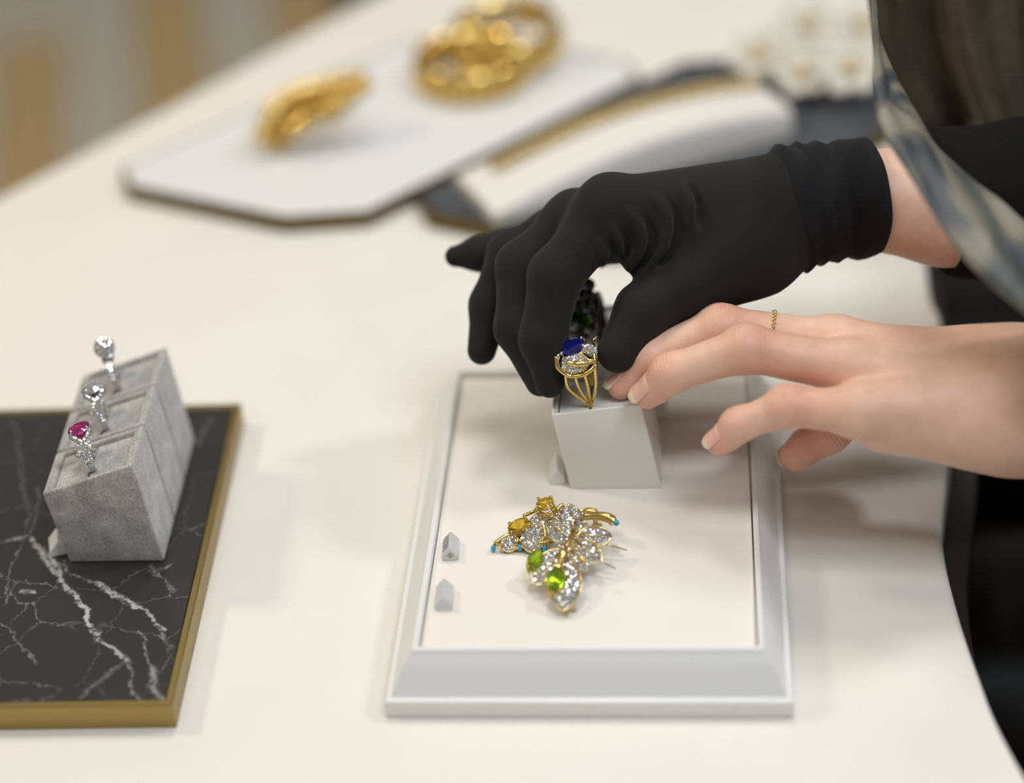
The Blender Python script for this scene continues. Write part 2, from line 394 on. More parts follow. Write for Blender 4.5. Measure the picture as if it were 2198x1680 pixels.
# ------------------------------------------------------------------ signed-distance modelling for bodies
class Field:
    def __init__(s, lo, hi, h):
        s.lo = np.asarray(lo, float); s.h = h
        s.n = np.ceil((np.asarray(hi, float) - s.lo) / h).astype(int) + 1
        s.ax = [s.lo[i] + h * np.arange(s.n[i]) for i in range(3)]
    def new(s): return np.full(s.n, 60.0, np.float32)
    def sl(s, lo, hi):
        a = np.clip(np.floor((lo - s.lo) / s.h).astype(int), 0, s.n); b = np.clip(np.ceil((hi - s.lo) / s.h).astype(int) + 1, 0, s.n)
        return tuple(slice(int(a[i]), int(b[i])) for i in range(3))
    def cone(s, F, a, b, ra, rb, k=3.0, squash=None, sub=False):
        a = np.asarray(a, float); b = np.asarray(b, float); m = max(ra, rb) + k + 6
        q = s.sl(np.minimum(a, b) - m, np.maximum(a, b) + m)
        if any(t.stop <= t.start for t in q): return
        X, Y, Z = np.meshgrid(s.ax[0][q[0]], s.ax[1][q[1]], s.ax[2][q[2]], indexing='ij')
        d = b - a; L2 = d @ d + 1e-9
        t = np.clip(((X - a[0]) * d[0] + (Y - a[1]) * d[1] + (Z - a[2]) * d[2]) / L2, 0, 1)
        dx = X - a[0] - t * d[0]; dy = Y - a[1] - t * d[1]; dz = Z - a[2] - t * d[2]
        if squash is not None:
            nrm, f = squash; c = dx * nrm[0] + dy * nrm[1] + dz * nrm[2]
            dist = np.sqrt(dx * dx + dy * dy + dz * dz + (f * f - 1) * c * c)
        else: dist = np.sqrt(dx * dx + dy * dy + dz * dz)
        v = (dist - (ra + (rb - ra) * t)).astype(np.float32)
        old = F[q]
        if sub:
            h_ = np.maximum(k - np.abs(old + v), 0) / k; F[q] = np.maximum(old, -v) + h_ * h_ * k / 4
        else:
            h_ = np.maximum(k - np.abs(old - v), 0) / k; F[q] = np.minimum(old, v) - h_ * h_ * k / 4
    def mesh(s, F):
        h = s.h; sg = F < 0
        nx, ny, nz = F.shape
        cs = np.zeros((nx - 1, ny - 1, nz - 1, 3)); cn = np.zeros((nx - 1, ny - 1, nz - 1), int)
        for axis in range(3):
            A = [slice(None)] * 3; B = [slice(None)] * 3; A[axis] = slice(0, -1); B[axis] = slice(1, None)
            f0 = F[tuple(A)]; f1 = F[tuple(B)]; cr = sg[tuple(A)] != sg[tuple(B)]
            idx = np.argwhere(cr)
            t = f0[cr] / (f0[cr] - f1[cr])
            p = idx.astype(float); p[:, axis] += t
            o1, o2 = [q for q in range(3) if q != axis]
            for da in (0, -1):
                for db in (0, -1):
                    c = idx.copy(); c[:, o1] += da; c[:, o2] += db
                    ok = (c >= 0).all(1) & (c < np.array(cn.shape)).all(1)
                    cc = c[ok]; np.add.at(cs, (cc[:, 0], cc[:, 1], cc[:, 2]), p[ok]); np.add.at(cn, (cc[:, 0], cc[:, 1], cc[:, 2]), 1)
        act = cn > 0; ids = np.full(cn.shape, -1); ids[act] = np.arange(act.sum())
        V = cs[act] / cn[act][:, None] * h + s.lo
        faces = []
        for axis in range(3):
            A = [slice(None)] * 3; B = [slice(None)] * 3; A[axis] = slice(0, -1); B[axis] = slice(1, None)
            s0 = sg[tuple(A)]; s1 = sg[tuple(B)]; idx = np.argwhere(s0 != s1)
            o1, o2 = (axis + 1) % 3, (axis + 2) % 3
            ok = (idx[:, o1] > 0) & (idx[:, o2] > 0) & (idx[:, o1] < cn.shape[o1]) & (idx[:, o2] < cn.shape[o2])
            idx = idx[ok]
            def cid(d1, d2):
                c = idx.copy(); c[:, o1] += d1; c[:, o2] += d2; return ids[c[:, 0], c[:, 1], c[:, 2]]
            q = np.stack([cid(-1, -1), cid(0, -1), cid(0, 0), cid(-1, 0)], 1)
            flip = s1[tuple(idx.T)]
            q[flip] = q[flip][:, ::-1]
            faces.append(q)
        return V, np.concatenate(faces)
def mesh_obj(name, V, Fc, material, parent, tint=None, base=None):
    org = np.array(parent['_org']) if parent is not None else np.asarray(base, float)
    me = bpy.data.meshes.new(name); V2 = ((V - org) * MM)
    me.vertices.add(len(V2)); me.vertices.foreach_set('co', V2.astype(np.float32).ravel())
    me.loops.add(len(Fc) * 4); me.loops.foreach_set('vertex_index', Fc.astype(np.int32).ravel())
    me.polygons.add(len(Fc)); me.polygons.foreach_set('loop_start', np.arange(0, len(Fc) * 4, 4, dtype=np.int32))
    me.update(calc_edges=True); me.validate()
    me.polygons.foreach_set('use_smooth', np.ones(len(me.polygons), bool))
    if tint is not None:
        a = me.color_attributes.new('tint', 'FLOAT_COLOR', 'POINT')
        a.data.foreach_set('color', np.concatenate([tint, np.ones((len(tint), 1))], 1).astype(np.float32).ravel())
    me.materials.append(M[material])
    o = bpy.data.objects.new(name, me); COL.objects.link(o)
    if parent is not None: o.parent = parent; o['_org'] = [float(q) for q in org]
    else: o.location = org * MM
    return o

# =================================================================== THE SETTING
FZ = -760.0
fb = MB(); fb.prism([(-2600, -900, FZ - 30), (2200, -900, FZ - 30), (2200, 4200, FZ - 30), (-2600, 4200, FZ - 30)],
                    [(-2600, -900, FZ - 6), (2200, -900, FZ - 6), (2200, 4200, FZ - 6), (-2600, 4200, FZ - 6)])
floor = fb.build('floor', 'grout', smooth=False); floor['kind'] = 'structure'
fo = atz(140, 260, FZ); fv_ = unit((atz(140, 0, FZ) - fo) * np.array([1, 1, 0])); fu_ = np.array([fv_[1], -fv_[0], 0])
tw = float((atz(292, 130, FZ) - fo) @ fu_); tl = 215.0
tproto = {}
def tile(kind, p):
    if kind not in tproto:
        b = MB(); q = [fu_ * a + fv_ * c for a, c in ((1.5, 1.5), (tw - 1.5, 1.5), (tw - 1.5, tl - 1.5), (1.5, tl - 1.5))]
        b.prism([w_ - np.array([0, 0, 6.0]) for w_ in q], q)
        o = b.build('floor_tile', kind, smooth=False, bevel=1.2, seg=1); tproto[kind] = o
    else:
        o = tproto[kind].copy(); COL.objects.link(o)
    o.parent = floor; o.location = Vector(p) * MM
    return o
for i in range(-4, 9):
    for j in range(-5, 9):
        p = fo + fu_ * tw * i + fv_ * (tl * j + (i % 2) * 80)
        if i >= 4: k = 'tile_grey'
        else:
            k = 'tile_pale' if i % 2 == 0 else 'tile_tan'
            if (i, j) in ((-1, 1), (-1, 4), (0, -2), (2, 3), (0, 4), (-3, 2)): k = 'tile_tan' if k == 'tile_pale' else 'tile_pale'
            if (i, j) == (1, 2): k = 'tile_brown'
        tile(k, p)

# table: white linen top with a waisted outline on the seller's side
tp = [(-74, 440), (70, 590), (190, 630), (262, 520), (245, 300), (207, 77), (204, 29), (194, -40), (182, -84), (172, -121),
      (168, -156), (167, -207), (171, -261), (196, -400), (120, -540), (-300, -600), (-700, -520), (-760, -260), (-560, -76), (-270, 224)]
outl = catmull([np.array([x, y, 0.0]) for x, y in tp], 8, True)
cen = np.mean(outl, 0)
table = thing('display_table', 'white linen-covered display table with a waisted curving edge under the trays', 'table', (cen[0], cen[1], FZ))
def inset(d, z): return [(p + (cen - p) * d / np.linalg.norm(cen - p)) * np.array([1, 1, 0]) + np.array([0, 0, z]) for p in outl]
b = MB(); b.loft([inset(1.5, -32), inset(0.2, -30.5), inset(0, -28), inset(0, -4), inset(0.6, -1.5), inset(2.0, -0.4), inset(4, 0.0)])
b.build('tabletop', 'linen', table, angle=50)
b = MB(); b.loft([inset(10, -46), inset(-12, -46), inset(-13, -44), inset(-13, -36), inset(-12, -34), inset(10, -33)]); b.build('edge_shade_band', 'edge_shade', table, angle=40)  # dark ledge added to give the shadow band round the tabletop
b = MB(); b.loft([inset(330, FZ), inset(330, -32)]); b.build('table_base', 'tablebase', table)

# =================================================================== WHITE FRAMED TRAY
def frame_axes(ang):
    u = np.array([math.cos(ang), math.sin(ang), 0]); return u, np.array([-u[1], u[0], 0])
TA = math.radians(-6.5)
u, vv = frame_axes(TA); n_front = vv; Z = np.array([0, 0, 1.0])
tl0 = atz(830, 1540, 0); tr0 = atz(1703, 1540, 0)
TWd = (tr0 - tl0) @ u; TLn = 205.0
pz = 22.0
tray = thing('framed_tray', 'white picture-frame tray holding the leaf brooch and white ring stand', 'tray', tl0 + u * TWd / 2 + vv * TLn / 2)
prof = [(0.6, 0), (0, 0.6), (0, 7.4), (0.5, 8), (2.2, 8.4), (2.6, 9.2), (4.0, 12.2), (6.2, 17.5), (8.6, 21.5), (10.2, 23.4), (10.6, 24.6), (11.6, 25.0), (12.4, 24.6), (12.7, 23.6), (12.8, 14)]
b = MB(); rings = []
for ins, z in prof:
    rings.append([tl0 + u * ins + vv * ins + Z * z, tl0 + u * (TWd - ins) + vv * ins + Z * z, tl0 + u * (TWd - ins) + vv * (TLn - ins) + Z * z, tl0 + u * ins + vv * (TLn - ins) + Z * z])
b.loft(rings); b.build('frame', 'lacquer', tray, smooth=True, angle=22)
b = MB(); g = 13.2
b.prism([tl0 + u * a + vv * c + Z * 14.2 for a, c in ((g, g), (TWd - g, g), (TWd - g, TLn - g), (g, TLn - g))],
        [tl0 + u * a + vv * c + Z * pz for a, c in ((g, g), (TWd - g, g), (TWd - g, TLn - g), (g, TLn - g))])
b.build('panel', 'panel', tray, bevel=0.6)
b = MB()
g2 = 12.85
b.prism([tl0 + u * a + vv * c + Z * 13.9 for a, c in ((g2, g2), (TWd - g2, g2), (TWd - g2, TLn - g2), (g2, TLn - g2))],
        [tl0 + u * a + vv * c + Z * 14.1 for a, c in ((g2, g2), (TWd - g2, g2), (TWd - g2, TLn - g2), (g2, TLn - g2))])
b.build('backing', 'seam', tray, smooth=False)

# =================================================================== SLANTED RING STANDS
def ring_stand(name, label, a, u, v, q, depth, shellmat, padmat, group=None, slit=0.5, bev=1.0, wall=2.2):
    """q: the front outline BL, BR, TR, TL in (along u, height) millimetres"""
    root = thing(name, label, 'ring stand', a + u * q[1][0] / 2 + v * depth / 2, group)
    def P(s, t, wd):
        bl, br, tr, tl = [np.array(c, float) for c in q]
        c = (bl * (1 - s) + br * s) * (1 - t) + (tl * (1 - s) + tr * s) * t
        return a + u * c[0] + Z * c[1] + v * wd
    sw = wall / 36.0
    out = [P(0, 0, 0), P(1, 0, 0), P(1, 0, depth), P(0, 0, depth), P(0, 1, 0), P(1, 1, 0), P(1, 1, depth), P(0, 1, depth)]
    inn = [P(sw, 1, wall * .6), P(1 - sw, 1, wall * .6), P(1 - sw, 1, depth - wall * .6), P(sw, 1, depth - wall * .6)]
    flo = [P(sw, .8, wall * .6), P(1 - sw, .8, wall * .6), P(1 - sw, .8, depth - wall * .6), P(sw, .8, depth - wall * .6)]
    b = MB(); f = [(3, 2, 1, 0)]
    for i in range(4):
        j = (i + 1) % 4; f += [(i, j, 4 + j, 4 + i), (4 + i, 4 + j, 8 + j, 8 + i), (8 + i, 8 + j, 12 + j, 12 + i)]
    f.append((12, 13, 14, 15)); b.add(out + inn + flo, f)
    b.build('shell', shellmat, root, bevel=bev, seg=3)
    for s0, s1 in ((sw + .012, slit - .012), (slit + .012, 1 - sw - .012)):
        b = MB(); w0, w1 = wall * .6 + .4, depth - wall * .6 - .4
        b.prism([P(s0, .82, w0), P(s1, .82, w0), P(s1, .82, w1), P(s0, .82, w1)], [P(s0, .955, w0), P(s1, .955, w0), P(s1, .955, w1), P(s0, .955, w1)])
        b.build('pad', padmat, root, bevel=0.7, seg=2)
    bl, br, tr, tl = [np.array(c, float) for c in q]
    X = unit(u * (tr - tl)[0] + Z * (tr - tl)[1]); Zr = unit(np.cross(X, v))
    return root, P, X, v, Zr
K = D0 / 880.0
wa = atz(1225, 1050, pz); wb = atz(1420, 1048, pz); wu = unit(wb - wa); wv = np.array([-wu[1], wu[0], 0])
def frontpt(px, py, a, n, off): return onplane(px, py, a + n * off, n)
def q_of(a, uu, n, pts): return [((p - a) @ uu, p[2] - a[2]) for p in [onplane(x, y, a, n) for x, y in pts]]
wq = q_of(wa, wu, wv, [(1225, 1050), (1420, 1048), (1376, 868), (1183, 890)])
WD = 34.0
ws, wP, wX, wY, wZ = ring_stand('ring_stand', 'white slanted leather ring stand under the sapphire ring, touched by fingertips', wa, wu, wv, wq, WD, 'leather', 'leather', slit=0.42)
wa2 = wa + wv * (WD + 14) + wu * 2
ws2, wP2, wX2, wY2, wZ2 = ring_stand('ring_stand', 'white ring stand half hidden behind the gloved fingers and the front stand', wa2, wu, wv, [(x, y * .92) for x, y in wq], WD, 'leather', 'leather', slit=0.45)

# =================================================================== BLACK MARBLE TRAY
mz = 12.0
mfr = atz(369, 1512, mz); mbr = atz(500, 865, mz)
mang = math.radians(-5.2); mu, mv = frame_axes(mang)
Lm = (mbr - mfr) @ mv; Wm = 215.0
# right edge follows the photo; the slab is a near-rectangle
mc = [mfr - mu * Wm, mfr, mfr + mv * Lm + mu * ((mbr - mfr) @ mu) * 0.5, mfr - mu * Wm + mv * Lm]
mcen = sum(mc) / 4
mt = thing('marble_tray', 'black veined marble tray with a brass edge under grey ring stands', 'tray', (mcen[0], mcen[1], 0))
def insq(c, d):
    cc = sum(c) / 4; out = []
    for i in range(4):
        e1 = unit(c[(i + 1) % 4] - c[i]); e0 = unit(c[i] - c[i - 1])
        out.append(c[i] + (e1 - e0) * d)
    return out
b = MB(); c0 = [p * np.array([1, 1, 0]) for p in mc]; rings = []
for d, z in ((0.4, 0), (0, .5), (0, mz - .5), (.5, mz), (2.6, mz), (3.0, mz - .4), (3.0, 3)):
    rings.append([p + Z * z for p in insq(c0, d)])
b.loft(rings); b.build('brass_edge', 'brass', mt, angle=30)
b = MB(); b.prism([p + Z * 3.1 for p in insq(c0, 3.2)], [p + Z * (mz - .2) for p in insq(c0, 3.2)])
slab = b.build('slab', 'marble', mt, smooth=False, bevel=.3, seg=1)
def mloc(px, py):
    p = atz(px, py, mz) - np.array([mcen[0], mcen[1], 0]); return p[0], p[1]
V_ = []
for (x0, y0, x1, y1, wd, st) in [(70, 1150, 120, 1235, 3.0, .8), (105, 1190, 200, 1340, 3.0, .9), (200, 1340, 268, 1425, 2.6, .8), (262, 1415, 300, 1500, 1.6, .5),
                                 (95, 1195, 210, 1250, 1.5, .55), (205, 1248, 290, 1305, 2.8, .85), (285, 1300, 350, 1345, 2.2, .75), (330, 1335, 372, 1390, 1.6, .5),
                                 (300, 1350, 330, 1430, 1.4, .5), (330, 1430, 345, 1500, 3.0, .6), (0, 1330, 75, 1420, 1.4, .45), (60, 1100, 15, 1290, 1.0, .45),
                                 (0, 1165, 60, 1145, 2.2, .6), (80, 1050, 70, 1140, 1.6, .4), (260, 1430, 170, 1490, 2.4, .4), (50, 1270, 75, 1275, 2.4, .7),
                                 (60, 1090, 30, 900, 1.6, .3), (330, 1230, 375, 1215, 2.0, .55), (375, 1265, 320, 1225, 1.2, .4), (420, 960, 450, 900, 2.0, .3)]:
    p, q = mloc(x0, y0), mloc(x1, y1); V_.append((*p, *q, wd * 0.62, st))
marble_finish(V_)

# three grey velvet stands in a row, each with a ring
ga = atz(150, 1207, mz); gb = atz(353, 1205, mz); gu = unit(gb - ga)
gv = unit(atz(420, 940, mz) - gb); gn = np.array([-gu[1], gu[0], 0])
gq = q_of(ga, gu, gn, [(150, 1207), (353, 1205), (284, 997), (90, 1060)])
GD = 27.2; stands = []
for k, lab in enumerate(('grey velvet ring stand nearest the camera, holding the pink stone ring', 'grey velvet ring stand in the middle of the row of three', 'grey velvet ring stand farthest back in the row of three')):
    a = ga + gv * k * (GD + 1.0) - gu * 0.0
    stands.append(ring_stand('ring_stand', lab, a, gu, gv, gq, GD, 'velvet', 'velvet', 'grey velvet ring stands', slit=0.47, bev=2.0, wall=3.4))

# ------------------------------------------------------------------ diamond rings
def band_ring(kind, label, st, px, py):
    root_, P, X, Y, Zr = st
    base = P(0.47, .97, GD * .5)
    r = thing('diamond_ring', label, 'ring', base, 'diamond rings on the grey stands')
    Zr = unit(Zr * .35 + Z * .65); sight = unit((base - CC) * np.array([1, 1, 0])); Y = unit(sight - Zr * (sight @ Zr)); X = np.cross(Y, Zr)
    Rr = 8.4; O = base + Zr * (Rr - 3.0)
    def pt(x, ang, rad): return O + X * x + rad * (math.sin(ang) * Zr - math.cos(ang) * Y)     # ang 0 faces the camera
    # shank: flat band widening towards the head
    rings = []; NA = 40
    for i in range(NA):
        ang = 2 * math.pi * i / NA; up = max(0.0, math.sin(ang)); wdt = 1.5 + 1.2 * up
        rings.append([pt(-wdt, ang, Rr - .7), pt(wdt, ang, Rr - .7), pt(wdt, ang, Rr + .45), pt(0, ang, Rr + .75), pt(-wdt, ang, Rr + .45)])
    b = MB(); b.loft(rings, closed=True); b.build('shank', 'platinum', r, angle=40)
    b = MB()
    for side in (0, 1):
        for i in range(11):
            ang = math.radians(-22 + i * 8.2);
            if side: ang = math.pi - ang
            wdt = .95 + .75 * max(0, math.sin(ang))
            for sx in (-1, 0, 1):
                p = pt(sx * wdt, ang, Rr + .8); b.gem(p, .62, .62, unit(p - O) + X * sx * .25 + rng.normal(0, .08, 3), X, 6)
    top = O + Zr * (Rr + 3.2)
    if kind in ('pink', 'white'):
        for sgn in (-1, 1):                 # two pavé ribbons crossing over the shoulders
            for sd in (-1, 1):
                path = catmull([O + X * (-sgn * 3.6) - sd * Y * (Rr * .80) + Zr * (Rr * .40), O + X * (-sgn * 1.6) - sd * Y * (Rr * .74) + Zr * (Rr * .80), O + X * (sgn * 2.0) - sd * Y * (Rr * .42) + Zr * (Rr + .7), O + X * (sgn * 4.0) - sd * Y * 1.4 + Zr * (Rr + 1.8)], 6)
                rb = MB(); rb.tube(path, 1.15, 8); rb.build('crossing_band', 'platinum', r)
                for p in path[1::2]:
                    nn = unit(p - O); b.gem(p + nn * 1.1, .8, .8, nn + rng.normal(0, .08, 3), X, 6)
        gm = MB(); tilt = unit(Zr - X * .12 - Y * .18)
        if kind == 'pink': gm.gem(top + Zr * .4, 4.5, 3.6, tilt, X, 8)
        else: gm.gem(top + Zr * .4, 3.7, 3.7, tilt, X, 12)
        gm.build('centre_stone', 'pink' if kind == 'pink' else 'diamond', r, smooth=False)
        s_ = MB(); rx = 4.4 if kind == 'pink' else 3.6
        s_.tube([top - Zr * 1.2 + .62 * (rx * math.cos(q) * X + 3.0 * math.sin(q) * Y) for q in np.linspace(0, 2 * math.pi, 21)[:-1]], .4, 6, True)
        for q in (0.65, 2.5, 3.8, 5.6):
            e = rx * math.cos(q) * X + 3.1 * math.sin(q) * Y
            s_.tube([O + Zr * (Rr + .2) + e * .35, top - Zr * 1.2 + e * .75, top + e * 1.02 + Zr * .3, top + e * .86 + Zr * 1.3], [.5, .45, .45, .5], 6)
        s_.build('prong_setting', 'platinum', r)
    else:
        cb = MB(); cc = O + Zr * (Rr + 4.2); cb.ball(cc, 4.1, None, 16, 10); cb.build('cluster_dome', 'platinum', r)
        for i in range(70):
            z = 1 - 2 * (i + .5) / 70; q = i * 2.39996; nn = np.array([math.sqrt(1 - z * z) * math.cos(q), math.sqrt(1 - z * z) * math.sin(q), z])
            b.gem(cc + nn * 4.3, .9, .9, nn + rng.normal(0, .06, 3), X, 6)
    b.build('pave_diamonds', 'diamond', r, smooth=False, kind='stuff')
    return r
band_ring('pink', 'diamond ring with an oval pink stone on the nearest grey stand', stands[0], 0, 0)
band_ring('white', 'diamond solitaire ring with crossing bands on the middle grey stand', stands[1], 0, 0)
band_ring('ball', 'diamond ring with a round pavé cluster on the farthest grey stand', stands[2], 0, 0)

# ------------------------------------------------------------------ sapphire ring
def WPt(px, py, off): return onplane(px, py, wa + wv * off, wv)
sb = WPt(1268, 862, 4.0)
sr = thing('sapphire_ring', 'gold ring with a blue sapphire and diamond leaves held by the glove', 'ring', sb - Z * 1)
for i, (x1, y1, x2, y2) in enumerate(((1213, 800, 1222, 835), (1232, 792, 1243, 832), (1252, 788, 1262, 830), (1277, 784, 1279, 828))):
    b = MB()
    base = WPt(1262 + i * 3, 866, 4.4)
    b.tube(catmull([base - Z * 2.5 + wv * 1, base, WPt(x2, y2, 2.6), WPt(x1, y1, 3.0), WPt(x1 - 2, y1 - 30, 7), WPt(x1 - 4, y1 - 45, 11)], 6), .72, 8); b.build('shank_wire', 'gold', sr)
    b = MB(); base = WPt(1262 + i * 3, 866, 4.4) + wv * 17
    b.tube(catmull([base - Z * 2.5 - wv * 1, base, WPt(x2, y2, 2.6) + wv * 20, WPt(x1, y1, 3.0) + wv * 19, WPt(x1 - 4, y1 - 45, 11) + wv * 3], 6), .72, 8); b.build('shank_wire', 'gold', sr)
XR = unit(wu + Z * .12); FN = unit(-wv * .75 + Z * .65)       # ring width axis and the head's front slope
b = MB(); b.ball(WPt(1236, 775, 11), (7.2, 5.5, 5.5), None, 16, 10); b.build('basket', 'darkmetal', sr)
gc = WPt(1227, 743, 10.5); gx = unit(wu * .9 + Z * .30 + wv * .1); gnrm = unit(Z * .86 - wv * .30 - wu * .22)
b = MB(); b.gem(gc, 5.4, 4.0, gnrm, gx, 8, depth=.9, table=.66, crown=.34); b.build('sapphire', 'sapphire', sr, smooth=False)
pv_ = MB(); gyv = np.cross(gnrm, unit(gx - gnrm * (gx @ gnrm))); gxx = np.cross(gyv, gnrm)
pr_ = MB()
for q in (.55, 2.6, 3.7, 5.75):
    e = 5.4 * math.cos(q) * gxx + 4.0 * math.sin(q) * gyv
    pr_.tube([gc + e * .8 - gnrm * 3.5, gc + e * 1.04, gc + e * .95 + gnrm * 1.2], [.6, .6, .7], 6)
pr_.build('prong_setting', 'platinum', sr)
def leaf(mbp, name, c, ux, uy, nrm, dome, matn='platinum', parent=None, step=1.25, r=.62):
    s_ = MB(); s_.shell(c, ux, uy, nrm, dome, 1.2); o = s_.build(name, matn, parent)
    mbp.pave(c + unit(nrm) * .25, np.asarray(ux) * .93, np.asarray(uy) * .93, nrm, step, dome, r=r); return o
c1 = WPt(1233, 782, 4.2); leaf(pv_, 'pave_leaf', c1, unit(wu * .95 + Z * .15) * 6.0, unit(Z * .8 + wv * .5) * 4.6, FN, 1.8, parent=sr)
c2 = WPt(1267, 752, 6.5); leaf(pv_, 'pave_leaf', c2, unit(wu * .8 - Z * .5) * 3.6, unit(Z * .75 + wu * .45) * 2.8, FN, 1.0, parent=sr)
c3 = WPt(1197, 775, 8); leaf(pv_, 'pave_leaf', c3, unit(Z * .9) * 4.0, unit(wv) * 2.4, unit(-wu * .8 - wv * .5), .8, parent=sr)
pv_.build('pave_diamonds', 'diamond', sr, smooth=False, kind='stuff')
b = MB(); b.tube(catmull([WPt(1194, 765, 4), WPt(1197, 788, 2.2), WPt(1220, 806, 1.2), WPt(1245, 806, 1.2), WPt(1266, 797, 1.6), WPt(1280, 783, 3)], 6), .85, 8); b.build('gold_rim', 'gold', sr)
b = MB(); b.tube(catmull([WPt(1216, 777, 1.6), WPt(1232, 781, .6), WPt(1255, 780, .6), WPt(1281, 772, 3)], 6), [.35] + [1.0] * 6 + [1.3] * 6 + [.9] * 5 + [.6], 8); b.build('gold_leaf_stem', 'gold', sr)
b = MB(); b.tube(catmull([WPt(1243, 757, 3.5), WPt(1262, 772, 2.4), WPt(1283, 771, 4)], 6), .6, 8); b.build('dark_leaf_stem', 'goldpale', sr)

# ring on the stand behind, out of focus
eb = wP2(.45, .97, 16)
er = thing('green_stone_ring', 'dark silver ring with a green stone seen blurred between gloved fingers', 'ring', eb)
def EP(px, py, off): return onplane(px, py, wa2 + wv * off, wv)
Oe = eb + wZ2 * 7
b = MB(); b.tube([Oe + 9.5 * (math.cos(q) * wv + math.sin(q) * wZ2) for q in np.linspace(0, 2 * math.pi, 33)[:-1]], 1.6, 8, True); b.build('shank', 'darkmetal', er)
b = MB()
for (x, y, of, r) in ((1240, 715, 10, 5.0), (1256, 690, 13, 6.0), (1250, 660, 15, 5.0), (1256, 635, 17, 4.2), (1262, 612, 18, 3.2)):
    b.ball(EP(x, y, of), (r, r * .8, r), None, 12, 8)
b.build('carved_head', 'darkmetal', er)
b = MB(); b.gem(EP(1246, 684, 8), 5.4, 4.2, unit(-wv * .7 + Z * .7), wu, 8); b.build('green_stone', 'emerald', er, smooth=False)
b = MB()
for (x, y) in ((1275, 634), (1259, 664), (1260, 679), (1232, 703), (1222, 700), (1265, 618), (1248, 640), (1270, 655), (1238, 722), (1262, 708)):
    p = EP(x, y, 8); b.gem(p, 1.4, 1.4, unit(-wv * .6 + Z * .8), wu, 6)
b.build('accent_diamonds', 'diamond', er, smooth=False, kind='stuff')

# =================================================================== BROOCHES ON THE PANEL
def B(px, py, h=0.0): return atz(px, py, pz + h)
br = thing('turquoise_brooch', 'gold brooch with yellow stones, turquoise tips and diamond panels', 'brooch', B(1170, 1165))
pv_ = MB()
def panelpatch(c, dx, dy, nrm, dome, name='pave_panel'):
    s_ = MB(); s_.shell(c, dx, dy, nrm, dome, 1.6); s_.build(name, 'goldpale', br)
    pv_.pave(c + unit(nrm) * .3, dx * .94, dy * .94, nrm, 1.3, dome, r=.66)
up = np.array([0, -.45, .9])
panelpatch(B(1097, 1163, 3), (B(1122, 1152, 3) - B(1078, 1168, 3)) * .5, np.array([.5, -3.6, -1.8]), up, 1.2)
panelpatch(B(1147, 1155, 4.5), (B(1172, 1140, 5) - B(1120, 1165, 4)) * .52, np.array([1.5, -5.0, -2.8]), up, 1.6)
panelpatch(B(1162, 1120, 8), (B(1190, 1108, 8) - B(1140, 1118, 8)) * .52, np.array([.5, -3.4, -2.0]), up, 1.2)
panelpatch(B(1205, 1108, 9), np.array([4.6, .8, 0]), np.array([-.5, -4.6, -1.6]), up, 1.5)
panelpatch(B(1262, 1104, 9), (B(1286, 1102, 9) - B(1238, 1106, 9)) * .5, np.array([.2, -1.6, -.8]), up, .8)
pv_.build('pave_diamonds', 'diamond', br, smooth=False, kind='stuff')
def setstone(c, rx, ry, nrm, xd, matn, parent, h=4.0, n=8):
    nz = unit(nrm); x = unit(xd - nz * (xd @ nz)); y = np.cross(nz, x)
    g_ = MB(); g_.gem(c, rx, ry, nz, x, n, depth=.8, table=.6); g_.build('stone', matn, parent, smooth=False)
    s_ = MB()
    for k, sc, rr in ((-.9, .92, .45), (-h * .62, .95, .6), (-h, 1.05, .7)):
        s_.tube([c + nz * k + sc * (rx * math.cos(q) * x + ry * math.sin(q) * y) for q in np.linspace(0, 2 * math.pi, 25)[:-1]], rr, 6, True)
    for q in (.6, 2.3, 3.7, 5.5):
        e = rx * math.cos(q) * x + ry * math.sin(q) * y
        s_.tube([c + e * .9 - nz * h, c + e * 1.03 - nz * .3, c + e * .93 + nz * .9], [.6, .55, .7], 6)
    s_.build('gold_setting', 'gold', parent)
xw = np.array([1.0, 0, 0])
setstone(B(1169, 1079, 15), 3.5, 3.4, (-.16, -.08, 1), xw, 'yellow', br, 5.0)
setstone(B(1113, 1127, 8), 4.6, 3.2, (-.2, -.32, 1), unit(B(1135, 1122, 8) - B(1095, 1134, 8)), 'yellow', br, 3.6)
for (x, y, h, ex, ey) in ((1059, 1177, 1.8, 1085, 1152), (1116, 1176, 2.0, 1118, 1150), (1170, 1178, 2.2, 1170, 1158)):
    b = MB(); p = B(x, y, h); t_ = B(ex, ey, h + 3)
    dr = unit(t_ - p); b.ball(p, (1.05, 1.05, 1.6), None, 10, 8); b.build('turquoise_tip', 'turquoise', br)
    b = MB()
    for sx in (-1.1, 0, 1.1):
        b.tube([p + dr * .7 + np.array([sx * .8, 0, .3]), (p + t_) / 2 + np.array([sx * 1.1, 0, .6]), t_ + np.array([sx * .6, 0, 0])], [.42, .55, .35], 6)
    b.build('gold_claw', 'gold', br)
for k, pts in enumerate((
        [(1062, 1165, 4), (1085, 1150, 5), (1105, 1146, 5), (1128, 1140, 6), (1146, 1130, 7)],
        [(1075, 1180, 1.5), (1104, 1177, 2), (1130, 1170, 3)],
        [(1122, 1108, 8), (1140, 1100, 9), (1152, 1098, 10), (1170, 1106, 11), (1188, 1102, 11)],
        [(1150, 1092, 11), (1163, 1102, 11), (1178, 1106, 10), (1190, 1098, 11)],
        [(1195, 1095, 12), (1205, 1084, 13), (1218, 1088, 12)],
        [(1168, 1118, 9), (1166, 1128, 8), (1170, 1150, 6), (1162, 1172, 3)],
        [(1240, 1098, 10), (1262, 1093, 10), (1280, 1095, 9)])):
    b = MB(); b.tube(catmull([B(*p) for p in pts], 6), .75, 8); b.build('gold_wire', 'gold', br)
